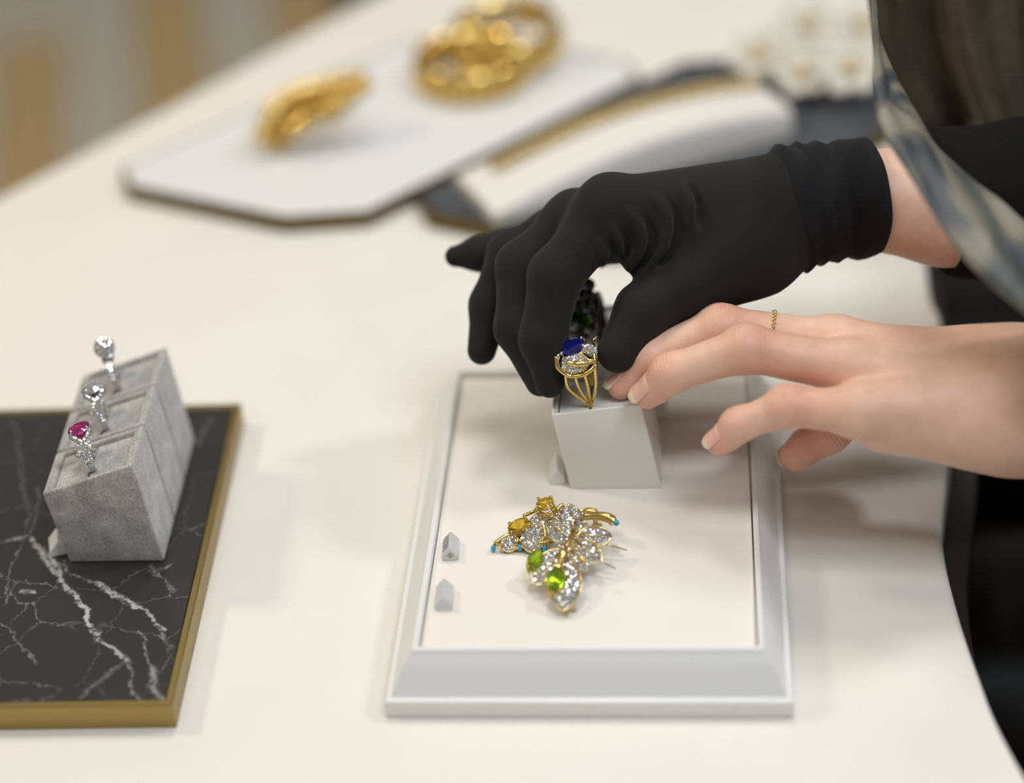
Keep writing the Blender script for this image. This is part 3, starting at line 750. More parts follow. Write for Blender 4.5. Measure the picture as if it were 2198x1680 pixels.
for pts, rad in (([(1236, 1116, 8), (1258, 1108, 10), (1285, 1107, 11), (1308, 1112, 11), (1318, 1122, 10)], [1.0, 1.5, 1.9, 2.0, 1.8]),
                 ([(1235, 1102, 9), (1262, 1097, 10), (1282, 1100, 10)], [.8, 1.2, .8]),
                 ([(1285, 1108, 10), (1305, 1105, 11), (1320, 1112, 10)], [.9, 1.1, .8])):
    pp = [B(*p) for p in pts]; path = catmull(pp, 6); rr = np.interp(np.linspace(0, 1, len(path)), np.linspace(0, 1, len(rad)), rad)
    b = MB(); b.tube(path, list(rr), 10); b.build('gold_horn', 'gold', br)
b = MB(); b.ball(B(1323, 1122, 10.5), 1.2, None, 10, 8); b.build('turquoise_tip', 'turquoise', br)
b = MB(); b.tube(catmull([B(1276, 1110, 9), B(1278, 1122, 5), B(1271, 1137, .7)], 5), 1.0, 8); b.ball(B(1287, 1128, 3.5), 1.2); b.tube([B(1277, 1122, 5), B(1287, 1128, 3.5)], .7, 6); b.build('clasp', 'gold', br)
b = MB(); b.tube(catmull([B(1130, 1168, 1), B(1180, 1160, 1.0), B(1230, 1135, 1.0), B(1275, 1135, 1.0)], 5), .9, 8); b.build('back_frame', 'gold', br)

lf = thing('leaf_brooch', 'diamond leaf brooch with two green peridots and a gold spine', 'brooch', B(1215, 1270))
pv_ = MB()
def lobe(tip, root_, wid, h0, h1, dome=1.4):
    a = B(*root_, h0); c = B(*tip, h1); dirx = c - a; L_ = np.linalg.norm(dirx); dx = dirx / L_
    nz = unit(np.array([0, -.62, .78]) - dx * (np.array([0, -.62, .78]) @ dx)); dy = np.cross(nz, dx)
    mid = (a + c) / 2; s_ = MB(); s_.shell(mid, dx * L_ / 2, dy * wid, nz, dome, 1.0, n=28, pw=1.45); o = s_.build('leaf_lobe', 'platinum', lf)
    rim = MB(); rim.tube([mid - nz * .2 + 1.03 * (dx * L_ / 2 * math.cos(q) + dy * wid * math.copysign(abs(math.sin(q)) ** 1.45, math.sin(q))) for q in np.linspace(0, 2 * math.pi, 33)[:-1]], .32, 6, True); rim.build('gold_rim', 'goldpale', o)
    pv_.pave(mid + nz * .25, dx * L_ / 2 * .93, dy * wid * .9, nz, 1.4, dome, r=.74, pw=1.45)
    vein = MB(); vein.tube([a + nz * (dome * .4 + .8), mid + nz * (dome + .9), c + nz * .4], [.4, .35, .2], 6); vein.build('gold_vein', 'goldpale', o)
for t_, r_, wd, h0, h1 in (((1222, 1082), (1232, 1142), 4.2, 13, 14), ((1178, 1128), (1228, 1158), 4.0, 12, 11), ((1190, 1172), (1222, 1182), 3.4, 11, 9),
                           ((1146, 1252), (1205, 1180), 4.8, 11, 6), ((1208, 1308), (1216, 1195), 6.3, 11, 4), ((1312, 1152), (1240, 1150), 4.0, 13, 10),
                           ((1290, 1205), (1232, 1160), 4.2, 12, 8), ((1262, 1222), (1224, 1182), 4.2, 11, 6), ((1258, 1122), (1236, 1148), 3.0, 13, 13)):
    lobe(t_, r_, wd, h0, h1)
pv_.build('pave_diamonds', 'diamond', lf, smooth=False, kind='stuff')
b = MB(); b.tube(catmull([B(1236, 1115, 15.5), B(1228, 1150, 15.5), B(1210, 1185, 14.5), B(1196, 1225, 12)], 6), [.6] * 4 + [1.2] * 8 + [1.6] * 6 + [1.1], 8); b.build('gold_spine', 'gold', lf)
b = MB(); b.tube(catmull([B(1208, 1288, 5), B(1214, 1300, 3.4), B(1216, 1322, .7)], 5), .8, 8); b.tube([B(1213, 1300, 3.4), B(1236, 1308, .8)], .7, 6); b.build('gold_tip', 'gold', lf)
for x0, y0, x1, y1 in ((1240, 1150, 1346, 1181), (1240, 1180, 1322, 1221)):
    b = MB(); b.tube([B(x0, y0, 8), B(x1, y1, 4.0)], [.5, .25], 6); b.build('pin', 'goldpale', lf)
for (x, y, rx, ry, tx, ty) in ((1150, 1203, 4.6, 3.0, 1158, 1180), (1194, 1243, 5.2, 3.6, 1200, 1215)):
    setstone(B(x, y, 11), rx, ry, (0, -.55, 1), unit(B(tx, ty, 11) - B(x, y, 11)), 'peridot', lf, 2.4)
for (x, y, r) in ((1248, 1198, 1.3), (1252, 1203, 1.4), (1276, 1165, 1.0), (1284, 1175, 1.0), (1238, 1180, 1.0), (1213, 1128, .9), (1200, 1137, 1.0)):
    b = MB(); b.ball(B(x, y, 13.5), r, None, 8, 6); b.build('gold_bead', 'gold', lf)

# =================================================================== PRICE TAGS (small tent prisms)
def tent(label, px, py, zt, wid, hgt, ln, ang, text=False, core=False, matn='paper'):
    o_ = atz(px, py, zt); uu, v2 = frame_axes(ang)
    r = thing('price_tag', label, 'price tag', o_ + v2 * ln / 2)
    b = MB(); A = [o_ - uu * wid / 2, o_ + uu * wid / 2, o_ + uu * wid / 2 + Z * hgt * .35, o_ + Z * hgt, o_ - uu * wid / 2 + Z * hgt * .35]
    b.prism(A, [p + v2 * ln for p in A]); b.build('card', matn, r, smooth=False, bevel=.25, seg=1)
    if core:
        b = MB(); c = o_ + Z * hgt * .42 - v2 * .08
        b.prism([c - uu * 1.5, c - Z * 1.5, c + uu * 1.5, c + Z * 1.6], [q + v2 * .12 for q in (c - uu * 1.5, c - Z * 1.5, c + uu * 1.5, c + Z * 1.6)]); b.build('end_mark', 'tagcore', r, smooth=False)
    if text:
        e0 = A[4]; e1 = A[3]; nrm = unit(np.cross(e1 - e0, v2)); nrm = nrm if nrm[2] > 0 else -nrm
        for k in range(5):
            b = MB(); t0 = .18 + .15 * k
            for j in range(4):
                s0 = .12 + .19 * j + rng.uniform(0, .03)
                q = [e0 + (e1 - e0) * s + v2 * ln * t + nrm * .15 for s, t in ((s0, t0), (s0 + .13, t0), (s0 + .13, t0 + .07), (s0, t0 + .07))]
                b.prism(q, [p + nrm * .05 for p in q])
            b.build('print_line', 'ink', r, smooth=False)
    return r
tent('small clear tent tag with printed lines by the tray edge', 967, 1203, pz, 6.6, 6.2, 11, TA + .05, True, True, 'acrylic')
tent('small blank tent tag nearest the front left tray corner', 953, 1310, pz, 6.8, 6.4, 12, TA + .05, matn='acrylic')
tent('small pale tent tag against the left side of the white ring stand', 1197, 1040, pz, 6.4, 8.0, 12, TA + .05)
tent('small white tag peeking out beside the nearest grey stand', 130, 1192, mz, 8.0, 7.0, 10, TA + .3)

# =================================================================== BACK TRAYS
oz = 9.0
octp = np.array([(80, 264), (75, 283), (-4, 327), (-44, 328), (-186, 209), (-181, 190), (-102, 146), (-62, 145)]) * K
def oct_tray(name, label, pts, topmat):
    c = pts.mean(0); r = thing(name, label, 'tray', (c[0], c[1], 0))
    def ring(s, z): return [np.array([*(c + (p - c) * (1 - s / np.linalg.norm(p - c))), z]) for p in pts]
    b = MB(); b.loft([ring(.4, 0), ring(0, .5), ring(0, oz - .5), ring(.5, oz), ring(2.4, oz), ring(2.6, oz - .4), ring(2.6, 2)]); b.build('brass_edge', 'brass_dark', r, angle=30)
    b = MB(); b.loft([ring(2.7, 2.1), ring(2.7, oz - .2)]); b.build('slab', topmat, r, smooth=False)
    return r
oct_tray('octagonal_tray', 'white eight-sided tray with a brass edge holding gold jewellery at the back', octp, 'whitetop')
oct_tray('octagonal_tray', 'dark slate eight-sided tray with a brass edge behind the gloved hand', octp + np.array([144, -47]) * K + np.array([4, -3]), 'slate')
def T(px, py, h=0.0): return atz(px, py, oz + h)

# wheat-like gold brooch
wh = thing('gold_feather_brooch', 'spiky gold feather brooch standing on the white octagonal tray', 'brooch', T(605, 318))
sp = catmull([T(608, 330, 1), T(604, 303, 8), T(632, 254, 18), T(702, 216, 24), T(786, 172, 30)], 8)
b = MB(); b.tube(sp, list(np.linspace(2.2, .8, len(sp))), 8); b.build('spine', 'gold', wh)
for side in (-1, 1):
    for i in range(3, len(sp) - 1):
        t_ = unit(sp[i + 1] - sp[i - 1]); s_ = unit(np.cross(t_, (0, -.5, .85))) * side
        frac = i / len(sp); L_ = 17 * math.sin(math.pi * min(1, .25 + .72 * frac)) + 4
        for kk in (0, 1):
            up_ = np.array([0, -.3, .5]) * (1.5 if kk else -.2)
            b = MB(); p = sp[i]; d_ = unit(t_ * .75 + s_ * .8 + up_ * .7); b.tube([p, p + d_ * L_ * .5 + np.array([0, 0, .6]), p + d_ * L_], [1.5, 1.9, .4], 6); b.build('barb', 'gold', wh)
b = MB(); b.tube([T(640, 322, .5), T(625, 300, 8), T(640, 262, 14)], .8, 6); b.tube([T(720, 300, .6), T(705, 250, 12), T(700, 215, 22)], .5, 6); b.build('pin_stand', 'goldpale', wh)

def bangle(name, label, c, rad, ht, ang_tilt, nl, pearls=()):
    r = thing(name, label, 'bracelet', c)
    Rx = Matrix.Rotation(ang_tilt[0], 3, 'X') @ Matrix.Rotation(ang_tilt[1], 3, 'Y'); Rn = np.array(Rx)
    def loc(p): return c + Rn @ np.array(p, float)
    b = MB(); rings = []
    for i in range(48):
        q = 2 * math.pi * i / 48; e = np.array([math.cos(q), math.sin(q), 0])
        rings.append([loc(e * (rad + o_) + np.array([0, 0, z])) for o_, z in ((-1.2, 0), (1, 0), (1.8, ht * .5), (1, ht), (-1.2, ht))])
    b.loft(rings, closed=True); b.build('band', 'gold', r)
    for i in range(nl):
        q = 2 * math.pi * (i + .5) / nl; e = np.array([math.cos(q), math.sin(q), 0])
        b = MB(); A = (Rn @ np.array([-e[1], e[0], 0]), Rn @ e, Rn @ np.array([0, 0, 1.0]))
        if i in pearls: b.ball(loc(e * (rad + 1.5) + np.array([0, 0, ht * .5])), (5.2, 5.2, 5.2), None, 14, 10); b.build('pearl', 'pearl', r)
        else: b.ball(loc(e * (rad + 1.2) + np.array([0, 0, ht * .5])), (math.pi * rad / nl * .85, 3.4, ht * .55), A, 8, 6); b.build('gold_lobe', 'gold', r)
    return r
c = T(1016, 172, 0); bangle('gold_bangle', 'ribbed gold bangle lying flat in front on the white octagonal tray', c + Z * .2, 30, 18, (0, 0), 26)
c2 = T(1092, 130, 0); bangle('gold_bangle', 'gold bangle with pearls tilted behind the flat ribbed bangle', c2 + Z * 5.0, 29, 20, (.10, -.06), 24, pearls=(0, 1, 25, 5, 7))

# bracelet ramp with a gold chain bracelet on the slate tray
rs = thing('bracelet_ramp', 'arched ivory bracelet display cushion on the dark slate tray', 'display cushion', T(1340, 360))
e0 = T(1062, 482); e1 = T(1700, 292); ax_ = unit(e1 - e0); Lr = np.linalg.norm(e1 - e0); pe = np.array([-ax_[1], ax_[0], 0])
def rampz(t): return 4 + 19 * math.sin(math.pi * min(1, .06 + .72 * t)) ** 1.1
b = MB(); rings = []
for i in range(25):
    t = i / 24; cp = e0 + ax_ * Lr * t; hh = rampz(t); w_ = 48
    rings.append([cp, cp + Z * hh * .8, cp + Z * (hh - 1) + pe * 2, cp + Z * hh + pe * 6, cp + Z * hh + pe * (w_ - 6), cp + Z * (hh - 1) + pe * (w_ - 2), cp + Z * hh * .8 + pe * w_, cp + pe * w_])
b.loft(rings); b.build('cushion', 'cushion', rs, angle=60)
bc = thing('chain_bracelet', 'gold link bracelet stretched along the ivory display cushion', 'bracelet', e0 + ax_ * Lr * .5 + pe * 33 + Z * rampz(.5))
NL = 46
for i in range(NL):
    t = .10 + .88 * i / (NL - 1); p = e0 + ax_ * Lr * t + pe * 34 + Z * (rampz(t) + 2.2)
    t2 = t + .01; p2 = e0 + ax_ * Lr * t2 + pe * 34 + Z * (rampz(t2) + 2.2); d_ = unit(p2 - p)
    b = MB(); yy = pe; b.tube([p + 2.0 * math.cos(q) * d_ + 4.6 * math.sin(q) * unit(yy) + (.5 if i % 2 else -.2) * Z for q in np.linspace(0, 2 * math.pi, 13)[:-1]], 1.15, 6, True); b.build('link', 'goldpale', bc)

# white blossom spray
fl = thing('blossom_brooch', 'white petalled blossom spray with gold centres at the far end of slate tray', 'brooch', T(1740, 205))
for k, (x, y, h, R_) in enumerate(((1630, 120, 14, 17), (1735, 55, 24, 18), (1825, 150, 18, 19), (1725, 160, 14, 16), (1850, 60, 22, 15))):
    cc = T(x, y, h); nz = unit(np.array([rng.uniform(-.4, .2), -.5, 1]))
    ua = unit(np.cross(nz, (0, 1, .2))); ub = np.cross(nz, ua)
    for j in range(6):
        q = 2 * math.pi * j / 6 + k; d_ = math.cos(q) * ua + math.sin(q) * ub; s_ = np.cross(nz, d_)
        b = MB(); b.shell(cc + d_ * R_ * .55 + nz * 1.5, unit(d_ + nz * .35) * R_ * .52, s_ * R_ * .36, unit(nz - d_ * .35), 1.5, 1.2, 14, 3); b.build('petal', 'petal', fl)
    b = MB()
    for j in range(9):
        q = 2.4 * j; rr = .9 * math.sqrt(j) * 1.5; b.ball(cc + (math.cos(q) * ua + math.sin(q) * ub) * rr + nz * 4, 1.6, None, 8, 6)
    b.build('gold_centre', 'goldpale', fl)
    b = MB(); b.tube([cc, cc * .5 + T(1740, 205, 4) * .5, T(1740, 205, 1.2)], 1.2, 6); b.build('stem', 'goldpale', fl)

# =================================================================== THE PERSON (hands, arms, clothing)
DR = float((WPt(1235, 780, 8) - CC) @ fwd)
def G(px, py, dd=0.0): return atd(px, py, DR + dd)
person = thing('person', 'person in black with one black glove, patterned scarf, reaching over the white tray', 'person', (470, 30, FZ))

# ---- gloved right hand
gl = {}
gl['index'] = [(1312, 448, 4, 11.6), (1192, 592, 2, 10.6), (1166, 728, 4, 9.2), (1180, 822, 5, 6.0)]
gl['middle'] = [(1240, 478, 20, 11.2), (1122, 572, 18, 10.6), (1112, 705, 14, 9.2), (1160, 818, 10, 6.2)]
gl['ring'] = [(1195, 505, 36, 10.6), (1098, 545, 34, 9.6), (1054, 655, 32, 8.6), (1034, 752, 30, 6.0)]
gl['pinky'] = [(1160, 530, 52, 9.4), (1085, 534, 50, 8.2), (1030, 545, 50, 7.0), (978, 550, 50, 4.6)]
gl['thumb'] = [(1620, 535, 12, 17), (1485, 605, 8, 13.4), (1382, 668, 4, 11.4), (1326, 755, 0, 8.4)]
pts = [G(x, y, d) for q in gl.values() for x, y, d, r in q] + [G(1880, 420, 22)]
lo = np.min(pts, 0) - 34; hi = np.max(pts, 0) + 34
Fd = Field(lo, hi, 1.0)
palm = Fd.new()
Wr = G(1760, 438, 18)
for (x, y, d, r0, x1, y1, d1, r1) in ((1712, 412, 12, 16, 1312, 448, 4, 12.5), (1712, 424, 20, 16, 1240, 478, 20, 12), (1712, 440, 26, 15, 1195, 505, 36, 11.5), (1712, 452, 28, 14, 1160, 530, 52, 10.5),
                                      (1700, 475, 16, 19, 1620, 535, 12, 17), (1620, 535, 12, 17, 1485, 605, 8, 13.4), (1600, 480, 12, 18, 1400, 510, 10, 14.5), (1500, 520, 12, 15, 1395, 540, 14, 10),
                                      (1830, 424, 20, 17, 1715, 442, 18, 20)):
    Fd.cone(palm, G(x, y, d), G(x1, y1, d1), r0, r1, 9.0)
# knuckle bosses and drag folds of the cloth
for nm in ('index', 'middle'):
    x, y, d, r = gl[nm][0]; Fd.cone(palm, G(x - 8, y - 6, d - 1), G(x - 14, y - 3, d), r * .98, r * .95, 6)
res = palm.copy()
for nm, q in gl.items():
    fa = Fd.new(); P = [G(x, y, d) for x, y, d, r in q]
    for i in range(3): Fd.cone(fa, P[i], P[i + 1], q[i][3], q[i + 1][3], 4.0)
    kk = 7.0
    h_ = np.maximum(kk - np.abs(fa - palm), 0) / kk
    res = np.minimum(res, np.minimum(fa, palm) - h_ * h_ * kk / 4)
def sample(Fi, A, p):
    q = (np.asarray(p) - Fi.lo) / Fi.h; i0 = np.clip(np.floor(q).astype(int), 0, Fi.n - 2); t = q - i0; v_ = 0.0
    for a in (0, 1):
        for b2 in (0, 1):
            for c_ in (0, 1): v_ += A[i0[0] + a, i0[1] + b2, i0[2] + c_] * (t[0] if a else 1 - t[0]) * (t[1] if b2 else 1 - t[1]) * (t[2] if c_ else 1 - t[2])
    return v_
def hit(Fi, A, px, py):
    for d in np.arange(-45, 90, .6):
        if sample(Fi, A, G(px, py, d)) < 0: return d
    return None
# drag folds of the cloth, laid on the surface: a soft ridge with a groove beside it
FOLDS = (([(1405, 425), (1430, 455), (1436, 500), (1424, 540), (1400, 565)], 1.7), ([(1345, 455), (1372, 480), (1382, 520), (1368, 556), (1340, 578)], 1.5), ([(1310, 485), (1328, 512), (1330, 545)], 1.2),
         ([(1290, 520), (1300, 545), (1292, 570)], 1.1), ([(1465, 400), (1482, 440), (1484, 480)], .9))
for path, rr in FOLDS:
    pp = catmull([np.array([x, y, 0.0]) for x, y in path], 4); ds_ = [hit(Fd, res, p[0], p[1]) for p in pp]
    for i in range(len(pp) - 1):
        if ds_[i] is None or ds_[i + 1] is None or abs(ds_[i] - ds_[i + 1]) > 8: continue
        e = min(1, 2.2 * min(i + .6, len(pp) - 1.4 - i) / len(pp)) + .15
        Fd.cone(res, G(pp[i][0], pp[i][1], ds_[i] + rr * .35), G(pp[i + 1][0], pp[i + 1][1], ds_[i + 1] + rr * .35), rr * e, rr * e, 4.0)
        Fd.cone(res, G(pp[i][0] + 15, pp[i][1] + 2, ds_[i] - rr * .3), G(pp[i + 1][0] + 15, pp[i + 1][1] + 2, ds_[i + 1] - rr * .3), rr * .8 * e, rr * .8 * e, 3.0, sub=True)
V, Fc = Fd.mesh(res)
glove = mesh_obj('glove', V, Fc, 'glove', person)
# cuff: gathered ribs and a thick hem, lofted round the wrist
b = MB(); rings = []
ca, cb_ = G(1690, 446, 18), G(1874, 420, 22); cd = unit(cb_ - ca); cup = unit(CU - cd * (CU @ cd)); csd = np.cross(cd, cup)
prof = [(-.10, 22.0), (.0, 25.5), (.04, 27.2), (.09, 26.4), (.15, 25.2), (.20, 25.0), (.26, 26.3), (.31, 25.2), (.36, 24.8), (.44, 25.8), (.49, 24.6), (.54, 23.9), (.58, 23.6), (.64, 25.0), (.72, 25.6), (.82, 25.4), (.92, 25.0), (.98, 24.6), (1.0, 23.8), (.99, 22.6), (.85, 22.0)]
for t, r in prof:
    cp = ca + (cb_ - ca) * t; rg = []
    for j in range(48):
        q = 2 * math.pi * j / 48
        wob = .5 * math.sin(3 * q + 9 * t) + .3 * math.sin(7 * q - 14 * t)
        sk = 7.0 * (1 - t) * math.sin(q) * -.12
        rg.append(cp + (r + wob) * (cup * math.sin(q) * (.97 + .02 * (1 - t)) + csd * math.cos(q) * 1.02) + cd * (2.0 * math.sin(q) * (1 - t) * -1.5 + 3.0 * math.cos(q) * 0 - 4.0 * (1 - math.cos(q)) * .0 + 2.2 * math.cos(q * 1.0) * 0))
    rings.append(rg)
b.loft(rings, cap=False); b.build('cuff', 'gcuff', glove)

# ---- bare left hand and both forearms: one body mesh
def H(px, py, z): return atz(px, py, z)
bh = {}
bh['index'] = [(1815, 735, 64, 9.6), (1590, 722, 66, 8.6), (1450, 775, 58, 7.4), (1370, 830, 48, 5.6)]
bh['middle'] = [(1795, 738, 82, 9.6), (1546, 704, 88, 8.7), (1388, 770, 77, 7.2), (1333, 826, 67, 5.2)]
bh['ring'] = [(1825, 790, 84, 9.8), (1602, 748, 92, 8.8), (1438, 802, 81, 7.2), (1390, 845, 71, 5.3)]
bh['pinky'] = [(1850, 884, 80, 9.0), (1690, 872, 80, 7.4), (1584, 913, 71, 6.0), (1543, 948, 63, 4.6)]
bh['thumb'] = [(1990, 800, 60, 13), (1868, 850, 50, 10), (1775, 926, 40, 8.2), (1708, 978, 33, 6.0)]
gloved_fore = [G(1800, 425, 20), G(2030, 436, 24), G(2500, 440, 60)]
pts = [H(x, y, z) for q in bh.values() for x, y, z, r in q] + [np.array([330, -150, 100.0])]
lo = np.min(pts, 0) - 34; hi = np.max(pts, 0) + np.array([0, 38, 34])
Fb = Field(lo, hi, 0.9)
palm = Fb.new()
wz = 72
wc = H(2230, 862, wz)
def Hc(x, y, z, r, x1, y1, z1, r1, k=9.0): Fb.cone(palm, H(x, y, z), H(x1, y1, z1), r, r1, k)
Hc(2140, 805, 74, 15, 1810, 742, 72, 9.8)      # index/middle metacarpals
Hc(2140, 805, 78, 15, 1795, 740, 81, 9.8)
Hc(2140, 840, 76, 16, 1825, 792, 83, 10.2)
Hc(2140, 885, 74, 16, 1850, 884, 79, 9.6)
Hc(2140, 910, 70, 17, 1900, 905, 70, 12.0)      # edge of the palm
Hc(2140, 860, 66, 18, 1900, 820, 68, 12.0)
Fb.cone(palm, H(2120, 855, 72), wc, 25, 25, 14)
Fb.cone(palm, wc, np.array([420, -168, 118.0]), 25.5, 34, 14, )
# tendons and knuckle bosses on the back of the hand
for nm in ('middle', 'ring', 'pinky'):
    x, y, z, r = bh[nm][0]
    Fb.cone(palm, H(x, y, z) + np.array([0, 0, 2.0]), H(2120, 820 + (40 if nm == 'pinky' else 0), 80), 8.6, 7.5, 6)
res = palm.copy()
for nm, q in bh.items():
    fa = Fb.new(); P = [H(x, y, z) for x, y, z, r in q]
    for i in range(3): Fb.cone(fa, P[i], P[i + 1], q[i][3], q[i + 1][3] * (1.0 if i < 2 else 1), 3.0)
    # joints a little thicker, shafts a little slimmer
    for i in (1, 2):
        out = -unit(unit(P[i - 1] - P[i]) + unit(P[i + 1] - P[i]))
        Fb.cone(fa, P[i] + out * .6, P[i] + out * .6 + unit(P[i - 1] - P[i]) * 1.5, q[i][3] * .97, q[i][3] * .97, 4)
    # pad of the finger tip
    fl_ = unit(P[3] - P[2]); out = -unit(unit(P[1] - P[2]) + unit(P[3] - P[2])); out = unit(out - fl_ * (out @ fl_))
    Fb.cone(fa, P[2] * .35 + P[3] * .65 - out * 1.2, P[3] - out * .3, q[3][3] * 1.08, q[3][3] * .86, 4)
    kk = 6.0 if nm != 'thumb' else 10.0
    h_ = np.maximum(kk - np.abs(fa - palm), 0) / kk
    res = np.minimum(res, np.minimum(fa, palm) - h_ * h_ * kk / 4)
V1, F1 = Fb.mesh(res)
def tint_of(V):
    base = np.array([0.80, 0.52, 0.39]); red = np.array([0.80, 0.36, 0.27]); pale = np.array([0.83, 0.60, 0.46])
    t = np.zeros(len(V)); p_ = np.zeros(len(V))
    for nm, q in bh.items():
        P = [H(x, y, z) for x, y, z, r in q]
        for i, s_, w_ in ((1, 8.5, .75), (2, 6.5, .5), (3, 8, .7)):
            out = -unit(unit(P[max(i - 1, 1)] - P[i if i < 3 else 2]) + unit(P[min(i + 1, 3)] - P[i if i < 3 else 2])) if i < 3 else 0
            t = np.maximum(t, w_ * np.exp(-((V - (P[i] + (out * 5 if i < 3 else 0))) ** 2).sum(1) / (2 * s_ * s_)))
        mid = (P[1] + P[2]) / 2; p_ = np.maximum(p_, .5 * np.exp(-((V - mid) ** 2).sum(1) / 200))
    T_ = np.array([H(x, y, z) for x, y, z, r in bh['thumb']]); t = np.maximum(t, .8 * np.exp(-((V - (T_[2] + T_[3]) / 2) ** 2).sum(1) / 260))
    c = base[None] * (1 - p_[:, None]) + pale[None] * p_[:, None]
    return c * (1 - t[:, None]) + red[None] * t[:, None]
gp = gloved_fore; lo = np.min(gp, 0) - 36; hi = np.max(gp, 0) + 36
Ff = Field(lo, hi, 2.0); ff = Ff.new()
Ff.cone(ff, gp[0], gp[1], 19.0, 25.0, 6); Ff.cone(ff, gp[1], gp[2], 25.0, 30, 6)
V2, F2 = Ff.mesh(ff)
Vb = np.concatenate([V1, V2]); Fb_ = np.concatenate([F1, F2 + len(V1)])
body = mesh_obj('body', Vb, Fb_, 'skin', person, tint_of(Vb))
cs_ = np.zeros(len(Vb)); cm_ = np.zeros(len(Vb))
for nm, q in bh.items():
    P = [H(x, y, z) for x, y, z, r in q]
    for i in (1, 2):
        ax2 = unit(P[i - 1] - P[i + 1]); out = -unit(unit(P[i - 1] - P[i]) + unit(P[i + 1] - P[i])); c = P[i] + out * q[i][3]
        w_ = np.exp(-((Vb - c) ** 2).sum(1) / (2 * (q[i][3] * (.62 if i == 1 else .45)) ** 2)); sel = w_ > .05
        cs_[sel] = ((Vb - c) @ ax2)[sel]; cm_ = np.maximum(cm_, np.where(w_ > .05, w_ - .05, 0))
for nm_, ar in (('crease_s', cs_), ('crease_m', cm_)):
    a_ = body.data.attributes.new(nm_, 'FLOAT', 'POINT'); a_.data.foreach_set('value', ar.astype(np.float32))
# fingernails
def nail(nm, ln, wd, free, outd=None):
    q = bh[nm]; P = [H(x, y, z) for x, y, z, r in q]; ax2 = unit(P[3] - P[2])
    out = -unit(unit(P[1] - P[2]) + unit(P[3] - P[2])) if outd is None else np.asarray(outd, float)
    out = unit(out - ax2 * (out @ ax2)); sd = np.cross(ax2, out)
    end = P[3] + ax2 * q[3][3] * .55
    nu, nv = 13, 18; g_top = []; tints = []
    def surf_r(s0, dr):
        p0 = end + ax2 * min(s0, -3.2)
        for rr in np.arange(1.0, 14, .2):
            if sample(Fb, res, p0 + dr * rr) > 0: return rr
        return 6.0
    for j in range(nv):
        t = j / (nv - 1); s0 = -ln + (ln + free) * t
        shrink = 1.0
        if t > .72: shrink = math.sqrt(max(0.03, 1 - ((t - .72) / .28) ** 2.6))
        if t < .16: shrink = .55 + .45 * math.sqrt(1 - ((.16 - t) / .16) ** 2)
        rc_ = surf_r(s0, out)
        for i in range(nu):
            a = (i / (nu - 1) * 2 - 1) * wd * shrink; dr = math.cos(a) * out + math.sin(a) * sd
            rr = .5 * surf_r(s0, dr) + .5 * rc_
            p = end + ax2 * s0 + dr * (rr + .28 - .5 * max(0, .10 - t) * 6) - out * (.9 * max(0, t - .65) ** 2 * 6)
            g_top.append(p)
            f_ = min(1, max(0, (s0 + .9) / .9)); base = np.array([.78, .46, .38]) * (1 - f_) + np.array([.76, .68, .50]) * f_; tints.append(base)
    n0 = len(g_top); g_bot = [p - out * .45 for p in g_top]
    f = []
    for j in range(nv - 1):
        for i in range(nu - 1):
            a = j * nu + i; f.append((a, a + 1, a + nu + 1, a + nu)); f.append((n0 + a, n0 + a + nu, n0 + a + nu + 1, n0 + a + 1))
    edge = [i for i in range(nu)] + [j * nu + nu - 1 for j in range(1, nv)] + [(nv - 1) * nu + i for i in range(nu - 2, -1, -1)] + [j * nu for j in range(nv - 2, 0, -1)]
    for k in range(len(edge)):
        a, b2 = edge[k], edge[(k + 1) % len(edge)]; f.append((a, n0 + a, n0 + b2, b2))
    m_ = MB(); m_.add(g_top + g_bot, f); o = m_.build('fingernail', 'nail', body)
    at_ = o.data.color_attributes.new('tint', 'FLOAT_COLOR', 'POINT')
    cc = np.array(tints + tints); at_.data.foreach_set('color', np.concatenate([cc, np.ones((len(cc), 1))], 1).astype(np.float32).ravel())
nail('middle', 9.0, .95, 2.6); nail('ring', 9.0, .95, 2.8); nail('pinky', 7.5, .95, 2.0); nail('index', 8.5, .95, 2.0)
nail('thumb', 9.0, 1.0, 3.4, outd=-.75 * CR - .55 * CU + .30 * fwd)
# thin gold ring on the middle finger
P = [H(x, y, z) for x, y, z, r in bh['middle']]
axm = unit(P[0] - P[1]); rc = P[1] + (P[0] - P[1]) * .44; e1_ = unit(np.cross(axm, (0, 0, 1))); e2_ = np.cross(e1_, axm)
fr = MB()
for i in range(60):
    q = 2 * math.pi * i / 60; fr.ball(rc + 9.55 * (math.cos(q) * e1_ + math.sin(q) * e2_) + axm * (.3 if i % 2 else -.3), .62, None, 6, 5)
fr = fr.build('finger_ring', 'goldpale', body); fr['label'] = 'thin gold chain ring'

